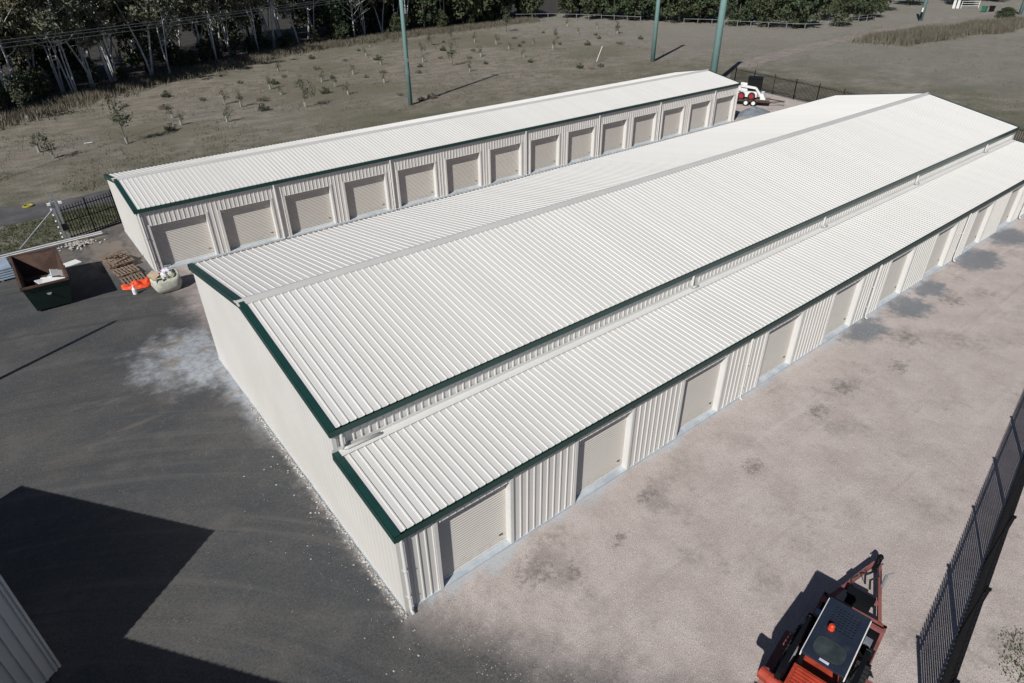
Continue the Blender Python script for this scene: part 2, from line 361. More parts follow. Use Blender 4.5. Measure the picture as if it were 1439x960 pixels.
def front_wall(shed, x0, x1, doors, w, head, top, y):
    # ribbed panels between the doors and headers over them
    xs = [x0]
    for d in doors: xs += [d, d+w]
    xs.append(x1)
    for i in range(0, len(xs), 2):
        ln = xs[i+1]-xs[i]; nr = max(1, round(ln/.254)); mb = MB()
        mb.sheet((0,0,0), (1,0,0), (0,0,1), (0,-1,0), ln, .05, top, ln/nr, .029, ln/nr/2)
        mb.build('wall_panel', M['wall'], shed, loc=(xs[i],y,0))
    for d in doors:
        mb = MB(); nr = round(w/.254); mb.sheet((0,0,0), (1,0,0), (0,0,1), (0,-1,0), w, head+.004, top, w/nr, .029, w/nr/2)
        mb.build('header_panel', M['wall'], shed, loc=(d,y,0))
def gutter(shed, x0, x1, y, z, side=-1):
    mb = MB(); s = side; w = .12; h = .205
    mb.box(x0, min(y,y+s*w), z-h, x1, max(y,y+s*w), z-h+.01)
    mb.box(x0, min(y+s*(w-.01),y+s*w), z-h+.01, x1, max(y+s*(w-.01),y+s*w), z-.005)
    mb.box(x0, min(y,y+s*.008), z-h+.01, x1, max(y,y+s*.008), z-.03)
    for x in (x0, x1-.01): mb.box(x, min(y+s*.009,y+s*(w-.011)), z-h+.01, x+.01, max(y+s*.009,y+s*(w-.011)), z-.012)
    return mb.build('gutter', M['green'], shed)
def barge(shed, x, p0, p1, out=-1):
    # folded green flashing along a gable slope; p = (y, z)
    mb = MB(); a = Vector((x,*p0)); b = Vector((x,*p1)); d = (b-a).normalized(); up = Vector((0,-d.z,d.y))
    if up.z < 0: up = -up
    mb.obox(a, b, (1,0,0), .012, up, .27, out*.006, -.085)
    mb.obox(a, b, (1,0,0), .19, up, .010, -out*.083, .045)
    mb.obox(a, b, (1,0,0), .012, up, .035, -out*.17, .028)
    return mb.build('barge_flashing', M['green'], shed)
def downpipe(shed, x, y, z0, z1, shoe=True):
    mb = MB(); yo = y-.085
    pts = [(x,y-.055,z1),(x,yo,z1-.12),(x,yo,z0+.18)]
    pts += [(x,yo-.03,z0+.08),(x,yo-.14,z0+.02)] if shoe else [(x,yo,z0)]
    mb.tube(pts, .05, 10); o = mb.build('downpipe', M['trim'], shed, smooth=True)
    for z in (z0+.6, (z0+z1)/2+.2):
        if z < z1-.2:
            b = MB(); b.box(x-.055,y-.139,z,x+.055,y-.01,z+.025); b.build('pipe_bracket', M['trim'], o)
    return o
def roof_slope(shed, x0, x1, p0, p1, start=.1, name='roof_sheet'):
    mb = MB(); b = Vector((0, p1[0]-p0[0], p1[1]-p0[1])); n = Vector((0,-b.z,b.y)).normalized()
    if n.z < 0: n = -n
    mb.sheet((x0, p0[0], p0[1]), (1,0,0), b, n, x1-x0, 0, 1, .254, .028, start)
    return mb.build(name, M['roof'], shed)
def ridge(shed, x0, x1, y, z, sl):
    mb = MB(); w = .24
    for s in (-1, 1):
        a = Vector((0, s*w, -sl*w)); n = Vector((0, s*sl, 1)).normalized()*.042
        P = [Vector((x0,y,z+.012)) + n, Vector((x1,y,z+.012)) + n, Vector((x1,y,z))+a+n, Vector((x0,y,z))+a+n]
        P += [p - Vector((0,0,.006)) for p in P]; P += [P[2]-Vector((0,0,.035)), P[3]-Vector((0,0,.035))]
        f = [(0,3,2,1),(4,5,6,7),(0,4,7,3),(1,2,6,5),(3,9,8,2)]
        mb.add(P, f if s > 0 else [q[::-1] for q in f])
    mb.tube([(x0-.02,y,z+.05),(x1+.02,y,z+.05)], .035, 8)
    return mb.build('ridge_cap', M['ridge'], shed)

# main shed with the lean-to along its front
L = 51.7; A0 = 3.29; YR = 9.67; YB = 16.45; HB = 4.62; H0 = 3.16; H1 = 3.56; H2 = 4.44; H3 = 5.75
main = empty('storage_shed', (0,0,0), 'wide white-roofed storage shed with a lower lean-to of roller doors facing the gravel', 'shed')
mb = MB(); mb.box(-.03,-.045,-.05,L+.03,YB+.03,.055); mb.build('slab', M['concrete'], main)
D1 = [1.21+5.165*i for i in range(10)]
front_wall(main, 0, L, D1, 2.5, 2.66, H0-.02, 0)
fit_shed_doors(main, D1, 2.5, 2.66, .21, 0)
s1 = (H1-H0)/A0; s2 = (H3-H2)/(YR-A0); s3 = (H3-HB)/(YB-YR)
def gtop(y):
    if y < A0: return H0 + s1*y - .02
    if y < YR: return H2 + s2*(y-A0) - .02
    return H3 - s3*(y-YR) - .02
def gable_wall(shed, x, width, top, breaks, n, name='gable_wall'):
    mb = MB(); mb.sheet((x,0,0), (0,1,0), (0,0,1), (n,0,0), width, .05, top, .254, .007, .1, breaks)
    return mb.build(name, M['wall'], shed)
gable_wall(main, 0, YB, gtop, (A0-.001, A0+.001, YR), -1); gable_wall(main, L, YB, gtop, (A0-.001, A0+.001, YR), 1)
mb = MB(); mb.sheet((0,A0,0), (1,0,0), (0,0,1), (0,-1,0), L, H1-.1, H2-.02, .254, .029, .13); mb.build('upper_wall', M['wall'], main)
mb = MB(); mb.sheet((0,YB,0), (1,0,0), (0,0,1), (0,1,0), L, .05, HB-.02, .254, .029, .13); mb.build('back_wall', M['wall'], main)
roof_slope(main, -.06, L+.06, (-.07,H0-.07*s1), (A0-.03,H1-.03*s1), name='lean_to_roof')
roof_slope(main, -.06, L+.06, (A0-.07,H2-.07*s2), (YR,H3))
roof_slope(main, -.06, L+.06, (YB+.09,HB-.09*s3), (YR,H3))
ridge(main, -.16, L+.16, YR, H3, s2)
gutter(main, -.1, L+.1, -.035, H0+.012); gutter(main, -.1, L+.1, A0-.035, H2+.0); gutter(main, -.1, L+.1, YB+.05, HB-.01, 1)
for x, o_ in ((-.075,-1),(L+.075,1)):
    barge(main, x, (-.14,H0-.14*s1), (A0-.02,H1), o_)
    barge(main, x, (A0-.14,H2-.14*s2), (YR,H3), o_); barge(main, x, (YB+.15,HB-.15*s3), (YR,H3), o_)
mb = MB()   # apron flashing where the lean-to meets the wall
mb.obox((-.07,A0-.16,H1+.028), (L+.07,A0-.16,H1+.028), (0,1,s1), .26, (0,-s1,1), .008); mb.box(-.07,A0-.045,H1+.03,L+.07,A0-.033,H1+.16)
mb.build('apron_flashing', M['trim'], main)
PX = [.10,15.4,25.65,35.9,46.2,L-.12]
for x in PX: downpipe(main, x, -.03, .05, H0-.15)
for x in [.24,15.8,26.0,36.2,46.4]:
    p = downpipe(main, x, A0-.03, H1+.10, H2-.15, False)
    mb = MB(); mb.tube([(x,A0-.115,H1+.12),(x+.12,A0-.14,H1+.10),(x+(1.15 if x < 1 else .35),A0-.16,H1+.095)], .05, 10); mb.build('spreader_pipe', M['trim'], p, smooth=True)
for x in (0, L):    # corner flashings
    s = -1 if x == 0 else 1
    mb = MB(); mb.box(x+s*.018,-.045,.05,x-s*.10,-.031,H0-.1); mb.box(min(x+s*.018,x+s*.032),-.045,.05,max(x+s*.018,x+s*.032),.10,H0-.1); mb.build('corner_flashing', M['wall'], main)
    mb = MB(); mb.box(x-s*.10,A0-.046,H1+.1,x+s*.03,A0-.032,H2-.15); mb.build('corner_flashing', M['trim'], main)

# back shed
BX, BY = 0.02, 28.09; BL = 55.03; BW = 7.93; BH0 = 3.70; BH3 = 4.41
back = empty('storage_shed', (BX,BY,0), 'long narrow cream shed with fourteen roller doors and green gutter beside the tree-planted field', 'shed')
bays = [(0,7.6,2),(7.6,15.6,2),(15.6,27.45,3),(27.45,35.45,2),(35.45,43.2,2),(43.2,51.2,2),(51.2,55.03,1)]
D2 = []
for a, b, n in bays:
    p = (b-a)/n
    for i in range(n): D2.append(a+p*(i+.5)-1.51 + (.06 if n > 1 else 0))
mb = MB(); mb.box(-.03,-.16,-.05,BL+.03,BW+.03,.055); mb.build('slab', M['concrete'], back)
front_wall(back, 0, BL, D2, 3.02, 2.62, BH0-.02, 0)
fit_shed_doors(back, D2, 3.02, 2.62, .30, 0)
bs = (BH3-BH0)/(BW/2)
bt = lambda y: BH0 + bs*min(y, BW-y) - .02
gable_wall(back, 0, BW, bt, (BW/2,), -1); gable_wall(back, BL, BW, bt, (BW/2,), 1)
mb = MB(); mb.sheet((0,BW,0), (1,0,0), (0,0,1), (0,1,0), BL, .05, BH0-.02, .254, .029, .13); mb.build('back_wall', M['wall'], back)
roof_slope(back, -.06, BL+.06, (-.07,BH0-.07*bs), (BW/2,BH3)); roof_slope(back, -.06, BL+.06, (BW+.07,BH0-.07*bs), (BW/2,BH3))
ridge(back, -.14, BL+.14, BW/2, BH3, bs)
gutter(back, -.1, BL+.1, -.035, BH0+.0); gutter(back, -.1, BL+.1, BW+.035, BH0, 1)
for x, o_ in ((-.075,-1),(BL+.075,1)):
    barge(back, x, (-.14,BH0-.14*bs), (BW/2,BH3), o_); barge(back, x, (BW+.14,BH0-.14*bs), (BW/2,BH3), o_)
for x in [.10]+[b[0] for b in bays[1:]]+[BL-.10]: downpipe(back, x, -.03, .05, BH0-.15)
for x in (0, BL):
    s = -1 if x == 0 else 1
    mb = MB(); mb.box(x+s*.018,-.045,.05,x-s*.10,-.031,BH0-.1); mb.build('corner_flashing', M['wall'], back)

# workshop whose corner and shadow come in at the bottom left
wk = empty('workshop', (-7.82,4.25,0), 'tall ribbed steel workshop corner standing in its own shade beside the dark yard', 'building')
w1 = Vector((-.591,.807,0)); w2 = Vector((-.807,-.591,0)); WH = 4.06
def wall_at(o, d, ln, nrm): 
    mb = MB(); mb.sheet(o, d, (0,0,1), nrm, ln, .0, WH, .254, .029, .11); mb.build('wall_sheet', M['wall'], wk)
wall_at((0,0,0), w1, 7.8, -w2); wall_at((0,0,0), w2, 3.8, -w1)
B = w2*3.8; wall_at(B, -w1, 9.0, -w2); wall_at(B-w1*9, w2, 6, -w1); wall_at(w1*7.8, w2, 9.8, w1); wall_at(w1*7.8+w2*9.8, -w1, 16.8, w2)
P2 = [Vector((0,0,0)), w1*7.8, w1*7.8+w2*9.8, w2*9.8-w1*9, B-w1*9, B]
mb = MB(); mb.add([(p.x,p.y,WH-.05) for p in P2]+[(p.x,p.y,WH) for p in P2], [(6,7,8,9,10,11)[::-1],(0,1,2,3,4,5)]+[(i,(i+1)%6,6+(i+1)%6,6+i) for i in range(6)]); mb.build('roof', M['roof'], wk)
mb = MB(); mb.box(-.03,-.03,.0,.03,.03,WH); o = mb.build('corner_flashing', M['wall'], wk); o.rotation_euler.z = math.atan2(w1.y,w1.x)

# ---------------------------------------------------------------- security fences
def fence(name, p0, p1, label, near=None, post_gap=3.13, h=2.1, pick=.18, first=0.0):
    p0 = Vector((*p0,0)); p1 = Vector((*p1,0)); d = (p1-p0); ln = d.length; d.normalize(); rz = math.atan2(d.y,d.x)
    f = empty(name, p0, label, 'fence', rz=rz)
    pm = MB(); pm.box(-.033,-.033,0,.033,.033,h+.12); pm.box(-.05,-.05,h+.12,.05,.05,h+.15); pm = pm.mesh('post', M['black'])
    x = first
    while x < ln+.01: put('post', pm, f, (x,0,0)); x += post_gap
    for z in (.20, h*.55 if near == 'gate' else None, h-.22):
        if z is None: continue
        mb = MB(); mb.box(0,-.02,z-.022,ln,.02,z+.022); mb.build('rail', M['black'], f)
    k = MB(); q = .0175; k.box(-q,-q,.04,q,q,h-.03); k.add([(-q,-q,h-.03),(q,-q,h-.03),(q,q,h-.03),(-q,q,h-.03),(0,0,h+.05)],[(0,1,4),(1,2,4),(2,3,4),(3,0,4)])
    km = k.mesh('picket', M['black'])
    far = MB(); x = pick*.5
    lim = ln if near in ('gate',) else (near or 0)
    while x < ln:
        if x < lim: put('picket', km, f, (x,.038,0))
        else: far.box(x-.0175,.0205,.04,x+.0175,.0555,h)
        x += pick
    if far.v: tag(far.build('pickets', M['black'], f), kind='stuff')
    return f
fence('security_fence', (7.64,-10.42), (61.4,-2.4), 'black picket security fence along the pale gravel beside the parked loader', near=20.5, first=.07)
fence('security_fence', (61.5,-2.3), (71.6,40.2), 'black picket security fence beyond the far ends of both sheds', post_gap=3.3)
fence('security_fence', (-2.95,36.55), (.6,37.82), 'short black picket fence panel between the gate post and the back shed', near='gate', post_gap=1.72, h=2.15, first=1.55)

# gate post with its fittings
gp = empty('gate_post', (-3.04,36.48,0), 'tall galvanised gate post with white insulators and black box', 'post')
mb = MB(); mb.box(-.06,-.06,0,.06,.06,3.0); mb.box(-.075,-.075,3.0,.075,.075,3.03); mb.build('upright', M['steel'], gp)
mb = MB(); mb.box(-.26,-.05,.0,-.16,.05,2.85); mb.build('upright', M['steel'], gp)
ins = MB(); ins.lathe([(.03,-.05),(.055,-.04),(.035,0),(.055,.04),(.03,.05)], 8); im = ins.mesh('insulator', M['white'])
for z in (.35,.6,1.0,1.4,1.8,2.15): put('insulator', im, gp, (-.33,-.03,z)); 
mb = MB(); mb.box(-.16,-.20,.75,.12,-.065,1.15); mb.build('control_box', M['black'], gp)
for x in (-.36,.24):
    mb = MB(); mb.box(x-.09,-.16,2.42,x+.09,.03,2.54); mb.tube([(x,-.03,2.54),(0,0,2.6)], .018, 6); mb.build('lamp', M['white'], gp)
mb = MB(); mb.tube([(-5.7,37.0,0),(-3.12,36.56,2.25)], .03, 8); tag(mb.build('brace_rod', M['steel']), 'slim galvanised rod bracing the tall gate post', 'rod')

# ---------------------------------------------------------------- power poles and wires
def pole(x, y, h, label, cap=False, arm=False, r0=.21, strap=False, mark=False):
    p = empty('power_pole', (x,y,0), label, 'pole', 'power poles across the field')
    mb = MB(); mb.tube([(0,0,-.3),(0,0,h*.5),(0,0,h)], [r0,r0*.88,r0*.72], 14); mb.build('shaft', M['pole'], p, smooth=True)
    if arm: mb = MB(); mb.box(-.06,-.95,h-.6,.06,.95,h-.46); mb.build('crossarm', M['timber'], p)
    if strap:
        for z in (3.35,3.55,3.75,4.9):
            mb = MB(); mb.lathe([(r0+.01,-.03),(r0+.02,-.03),(r0+.02,.03),(r0+.01,.03)], 14, (0,0,z)); mb.build('strap', M['steel'], p)
        mb = MB(); mb.box(-.10,-r0-.12,4.6,.06,-r0+.02,4.9); mb.build('bracket', M['steel'], p)
        mb = MB(); mb.box(r0-.02,-.08,6.3,r0+.10,.08,6.9); mb.build('marker_plate', M['white'], p)
    if mark: mb = MB(); mb.box(-r0-.12,-.25,.4,-r0-.02,.15,1.7); mb.build('marker_board', M['black'], p); mb = MB(); mb.box(-r0-.14,-.2,1.75,-r0-.03,.1,2.6); mb.build('marker_board', M['white'], p)
    return p
pole(34.16,56.97,17.6,'tall green-grey pole with straps halfway up behind the back shed', arm=True, strap=True, r0=.26)
pole(78.62,59.15,16.2,'tall plain green-grey pole beside the tilted white guy marker', arm=True, r0=.34)
pole(68.9,41.0,17.2,'thick green-grey pole close behind the far end of the back shed', arm=True, r0=.45)
pole(165.9,56.9,14,'distant pole with black and white marker boards by the dirt track', mark=True, r0=.4)
pole(196.4,47.2,14,'distant plain pole beyond the dry weeds and green shrub', r0=.4)
pole(-16.3,17.0,11.9,'slim pole whose long shadow crosses the dark yard', r0=.13)
pole(111.2,141.2,9.2,'pole standing hidden among the woodland trees')
pole(-30,40,10.6,'pole carrying the thin wires outside the yard gate')
for i, (dz, off) in enumerate(((0,0),(-.22,.1),(-.52,.25))):
    mb = MB(); a = Vector((-30+off,40-off,9.95+dz)); b = Vector((111.2+off,141.2-off,8.3+dz)); pts = []
    for k in range(25):
        t = k/24; p = a.lerp(b,t); p.z -= 4*.35*t*(1-t); pts.append(p)
    mb.tube(pts, .016, 5); tag(mb.build('power_line', M['steel']), ('upper','middle','lowest')[i]+' thin wire strung in front of the dark woodland', 'wire')
mb = MB(); mb.tube([(71.8,64.5,0),(73.4,65.0,2.05)], .045, 8); tag(mb.build('guy_marker', M['white']), 'tilted slim white guy marker standing in the grass', 'marker')

# ---------------------------------------------------------------- trees
def leaves(mb, r_, c, rad, n, size, flat=.8):
    for _ in range(n):
        while True:
            p = Vector((r_.uniform(-1,1), r_.uniform(-1,1), r_.uniform(-1,1)))
            if p.length < 1: break
        p = Vector((p.x*rad, p.y*rad, p.z*rad*flat)) + c
        a = Vector((r_.gauss(0,1), r_.gauss(0,1), r_.gauss(0,1))).normalized(); b = a.cross(Vector((r_.gauss(0,1), r_.gauss(0,1), r_.gauss(0,1)))).normalized()
        s = size*r_.uniform(.6,1.3); a = a*s; b = b*s*.55
        mb.add([p-a, p+b, p+a, p-b], [(0,1,2,3)])
def gum(seed, h=15, stems=2, spread=.16):
    r_ = random.Random(seed); tk = MB(); cr = MB(); base = Vector((0,0,0))
    for s in range(stems):
        lean = Vector((r_.gauss(0,spread), r_.gauss(0,spread), 1)); top = lean*h*r_.uniform(.78,.95); pts = []; 
        for k in range(7):
            t = k/6; pts.append(Vector((top.x*t**1.3+.25*math.sin(5*t+s), top.y*t**1.3+.25*math.sin(4*t+2*s), top.z*t)))
        r0 = .20/math.sqrt(stems)*r_.uniform(.9,1.2); tk.tube(pts, [r0*(1-.75*k/6) for k in range(7)], 7)
        for k in range(9):
            t = r_.uniform(.42,.98); i = min(5,int(t*6)); p = pts[i].lerp(pts[i+1], t*6-i)
            an = r_.uniform(0,6.28); ln = h*r_.uniform(.10,.24)*(1.25-t*.5); q = p + Vector((math.cos(an)*ln, math.sin(an)*ln, ln*r_.uniform(.35,.9)))
            md = p.lerp(q,.5)+Vector((0,0,-.12*ln)); tk.tube([p,md,q], [.09*(1.1-t*.6),.06*(1.1-t*.6),.025], 5)
            for _ in range(3):
                c = q+Vector((r_.gauss(0,.6),r_.gauss(0,.6),r_.gauss(0,.5))); leaves(cr, r_, c, r_.uniform(.7,1.3), 42, .26, .75)
    return tk.mesh('trunk', M['pale'], True), cr.mesh('crown', M['gum'])
def dense(seed, h=9, w=3.2, low=.12):
    r_ = random.Random(seed); tk = MB(); cr = MB()
    tk.tube([(0,0,-.1),(.1,.05,h*.3),(.0,.1,h*.75)], [.24,.18,.05], 8)
    for k in range(85):
        t = r_.random()**.8; z = h*(low+(1-low)*t); rr = w*math.sin(math.pi*min(1,(.18+.78*t)))**.7*r_.uniform(.35,1.0); an = r_.uniform(0,6.28)
        c = Vector((math.cos(an)*rr, math.sin(an)*rr, z))
        if k % 5 == 0: tk.tube([(0,0,z*.55),(c.x*.5,c.y*.5,z*.78),c], [.08,.05,.02], 5)
        leaves(cr, r_, c, r_.uniform(.55,1.15)*w/3, 46, .23*w/3+.03, .8)
    return tk.mesh('trunk', M['bark'], True), cr.mesh('crown', M['dense'])
def sapling(seed, h=2.4, mat='sap'):
    r_ = random.Random(seed); tk = MB(); cr = MB(); top = Vector((r_.gauss(0,.12)*h, r_.gauss(0,.12)*h, h))
    tk.tube([(0,0,0),top*.5+Vector((.04,0,0)),top], [.032,.022,.008], 5)
    for k in range(20):
        t = r_.uniform(.35,1.0); c = top*t+Vector((r_.gauss(0,.13)*h, r_.gauss(0,.13)*h, r_.gauss(0,.04)*h))
        tk.tube([top*(t*.85), c], [.012,.005], 4); leaves(cr, r_, c, .16*h*.6+.08, 13, .085, 1)
    return tk.mesh('stem', M['bark']), cr.mesh('foliage', M[mat])
def bush(seed, mat, n=26, w=.7, h=.7, leaf=.085):
    r_ = random.Random(seed); mb = MB(); st = MB()
    for k in range(n):
        an = r_.uniform(0,6.28); rr = w*r_.random()**.6; c = Vector((math.cos(an)*rr, math.sin(an)*rr, h*r_.uniform(.1,1)*(1.1-.5*rr/w)))
        st.tube([(c.x*.15,c.y*.15,0), c], [.015,.005], 4); leaves(mb, r_, c, .2*w+.06, 16, leaf, 1)
    return st.mesh('stem', M['bark']), mb.mesh('foliage', M[mat])
GUM = [gum(11,15,2), gum(12,16,3,.12), gum(13,14,1,.1), gum(14,17,2,.1), gum(15,15,2,.2)]
DEN = [dense(21), dense(22,10,3.6), dense(23,8,3.4,.06), dense(24,11,3.0)]
SAP = [sapling(31), sapling(32,2.6), sapling(33,2.2)]
BSH = [bush(41,'dryleaf'), bush(42,'dryleaf',22,.9,.5), bush(43,'sap',26,.6,.8)]
def tree(kind, var, x, y, s, rz, name, label, group, cat='tree', sz=None):
    t = empty(name, (x,y,-.04), label, cat, group, rz); t.scale = (s,s,sz or s)
    n = ('stem','foliage') if kind in (SAP, BSH) else ('trunk','crown')
    put(n[0], kind[var][0], t); put(n[1], kind[var][1], t)
    return t
def epos(u):   # point along the woodland edge, u in metres from the left
    k = u
    for (a, b) in zip(edge[1:], edge[2:]):
        a = Vector((*a,0)); b = Vector((*b,0)); ln = (b-a).length
        if k <= ln or b.x > 103.5: return a + (b-a)*(k/ln), Vector((-(b-a).y, (b-a).x, 0)).normalized()
        k -= ln
# gums whose pale trunks show along the edge
for (x, y, v, s, rz) in ((-1.8,86.0,2,.95,.4),(5.1,89.1,1,1.0,1.9),(15.5,96.3,0,1.05,.3),(18.0,95.8,4,.8,2.2),(26.9,104.5,3,1.0,4.0),(10.2,95,2,.9,3.0),(7.6,92.6,0,.85,5.2),(31,110,1,.95,2.6)):
    tree(GUM, v, x, y, s, rz, 'gum_tree', ('two-stemmed','three-stemmed','single-stemmed','two-stemmed','two-stemmed')[v]+' pale-trunked gum tree at the grassy edge of the woodland', 'gum trees along the woodland edge')
tk = MB(); r_ = random.Random(5)
tk.tube([(0,0,0),(.1,0,4),(-.1,.1,9)], [.16,.12,.04], 7)
for k in range(14):
    z = 3+k*.42; an = k*2.4; q = Vector((math.cos(an)*2.6,math.sin(an)*2.6,z+1.6)); tk.tube([(0,0,z), q*.5+Vector((0,0,z*.5+.1)), q], [.06,.04,.012], 5)
    for j in range(3): tk.tube([q*.7+Vector((0,0,z*.3)), q+Vector((r_.gauss(0,.8),r_.gauss(0,.8),.8))], [.025,.008], 4)
bt_ = empty('bare_tree', (56.6,115.6,0), 'leafless pale-limbed tree at the woodland edge behind the strapped pole', 'tree'); put('trunk', tk.mesh('trunk', M['pale'], True), bt_)
# the wood behind
for row in range(4):
    u = -14 + row*1.7
    while u < 118:
        p, n = epos(max(0,u)) if u > 0 else (Vector((-3.5+u*.8,81.4+u*.45,0)), Vector((-.5,.85,0)))
        q = p + n*(4.5+row*6.0+rng.uniform(-1.6,1.6)); 
        g = rng.random() < (.82 if u < 60 else .35)
        if g: tree(GUM, rng.randrange(5), q.x, q.y, rng.uniform(.8,1.1), rng.uniform(0,6.28), 'gum_tree', 'gum tree deep in the dark woodland', 'gum trees in the woodland')
        else: tree(DEN, rng.randrange(4), q.x, q.y, rng.uniform(1.0,1.5), rng.uniform(0,6.28), 'leafy_tree', 'dense dark leafy tree in the woodland', 'leafy trees in the woodland')
        u += rng.uniform(4.2,6.2)
for i in range(46):
    u = rng.uniform(-8,116); p, n = epos(max(0,u)); q = p+n*rng.uniform(1.2,4.5)
    if u < 0: q += Vector((u*.9,u*.45,0))
    t = tree(DEN, rng.randrange(4), q.x, q.y, rng.uniform(.2,.42), rng.uniform(0,6.28), 'understorey_shrub', 'dark leafy shrub under the woodland edge', 'shrubs under the woodland edge', 'shrub')
# tree row behind the paddock rails, and trees farther off
RF = [(102.3,122.1),(108.8,118),(112.5,112),(118.5,97.3),(121.9,87.8),(125,82.7),(127,74.4),(131,64.5),(135,62.2)]
for row in range(3):
    for (a, b) in zip(RF, RF[1:]):
        a = Vector((*a,0)); b = Vector((*b,0)); n = Vector((-(b-a).y*-1, -(b-a).x, 0)).normalized(); k = max(1,int((b-a).length/4.6))
        n = Vector(((a-b).y, (b-a).x, 0)).normalized()
        if n.x < 0: n = -n
        for j in range(k):
            if b.y < 70 and row > 0: continue
            q = a.lerp(b,(j+.5)/k) + n*(4.2+row*6+rng.uniform(-1,1))
            tree(DEN, rng.randrange(4), q.x, q.y, rng.uniform(.85,1.2), rng.uniform(0,6.28), 'leafy_tree', 'dense dark green tree behind the paddock rail fence', 'trees behind the paddock rails')
for (x, y, s) in ((143,63.5,.7),(157,66,.8),(152,72,1.0),(165,68,.9),(146,78,1.1),(170,78,1.1),(182,74,1.2),(190,84,1.3),(205,76,1.2),(214,66,1.2),(222,70,1.3),(232,64,1.2),(240,72,1.3),(200,90,1.4),(160,88,1.3),(178,92,1.4),(225,84,1.5),(245,60,1.2),(250,52,1.2)):
    tree(DEN, rng.randrange(4), x, y, s, rng.uniform(0,6.28), 'leafy_tree', 'leafy tree beyond the dirt track and far paddock', 'trees beyond the dirt track')
tree(DEN, 2, 178, 44.5, .55, 1, 'green_shrub', 'rounded green shrub at the back of the dry weeds', None, 'shrub', .32)
# planted field: saplings in guards, larger saplings, bushes
gm = MB()
for k in range(5):
    a = 2*math.pi*k/5; b = 2*math.pi*(k+1)/5
    gm.add([(math.cos(a)*.125,math.sin(a)*.125,0),(math.cos(b)*.125,math.sin(b)*.125,0),(math.cos(b)*.14,math.sin(b)*.14,.58),(math.cos(a)*.14,math.sin(a)*.14,.58)], [(0,1,2,3)])
    gm.add([(math.cos(a)*.112,math.sin(a)*.112,0),(math.cos(b)*.112,math.sin(b)*.112,0),(math.cos(b)*.127,math.sin(b)*.127,.58),(math.cos(a)*.127,math.sin(a)*.127,.58)], [(3,2,1,0)])
gm.box(-.16,-.015,0,-.13,.015,.75); gm = gm.mesh('tree_guard', M['guard'])
guards = [(31.27,89.93),(53.97,104.36),(48.32,95.03),(38.49,80.19),(45.65,85.12),(31.4,67.28),(32.62,77.69),(32.3,72.93),(38.63,71.27),(51.82,82.74),(71.6,96.41),(61.78,81.04),(72.74,91.3),(70.48,84.65),(52.35,70.85),(25.3,77.24),(25.03,72.92),(15.13,62.58),(11.0,64.52),(11.18,68.59),(18.76,69.0),(17.81,71.86),(-1.94,62.12),(66.72,75.98),(76.68,80.07),(86.81,90.63),(94.58,92.61),(103.55,96.12),(99.87,86.73),(78.31,87.39),(101.75,103.54)]
for (x, y) in guards:
    t = tree(SAP, rng.randrange(3), x, y, rng.uniform(.42,.75), rng.uniform(0,6.28), 'sapling', 'small sapling in a pale plastic tree guard on the dry field', 'guarded saplings planted in the field', 'sapling')
    g = put('tree_guard', gm, t); k = 1/t.scale.x; g.scale = (k,k,k*rng.uniform(.85,1.15))
for (x, y, h, lb) in ((5,60.15,3.8,'leafy sapling with a white guard, the largest near the back shed gable'),(-1.2,58.97,2.6,'thin leaning sapling with white guard beside the drive'),(24.4,64.04,3.1,'upright bushy sapling in the grass before the strapped pole'),(-1.2,77.3,4.2,'tall sparse sapling in front of the leaning pale trunk')):
    t = tree(SAP, rng.randrange(3), x, y, h/2.4, rng.uniform(0,6.28), 'sapling', lb, None, 'sapling'); 
    g = put('tree_guard', gm, t); k = 2.4/h; g.scale = (k,k,k)
for (x, y, h) in ((62.56,98.24,2.6),(59.12,106.8,2.4),(53.16,76.47,3.2),(70.21,101.96,2.5),(85.63,104.55,4.2),(55.59,89.39,1.9),(86,89.92,1.9),(100.25,87.18,2.2)):
    tree(SAP, rng.randrange(3), x, y, h/2.4, rng.uniform(0,6.28), 'sapling', 'taller dark sapling without a guard on the dry field', 'unguarded saplings in the field', 'sapling')
for (x, y) in ((34.75,79.01),(42.37,78.27),(38.6,76.29),(36.36,87.83),(20.09,65.39),(59.35,80.73),(11.55,73.84),(23.71,83.93),(16.42,75.74),(77.59,89.4),(97,78.03),(89.21,75.83),(66.7,60.3),(66.0,62.1),(69,60.8),(36,62.5),(36.3,58.2),(38.0,58.4),(9.5,62.5),(22,70.5),(27,80.2),(29.5,70),(43,92),(46,74.5),(49,79),(56,84),(58,74.5),(61,91),(64,71),(67,100),(74,86),(80,95),(84,79),(90,98),(95,88),(30,84.5),(40,98),(50,101),(8.4,78.5),(13.6,81),(47.5,89.5),(64.5,87),(81,83),(92,84)):
    v = rng.randrange(3); tree(BSH, v, x, y, rng.uniform(.5,1.0), rng.uniform(0,6.28), 'low_bush', ('low dry brown bush on the planted field','low spreading dry bush on the planted field','low green bush on the planted field')[v], 'low bushes in the field', 'bush')
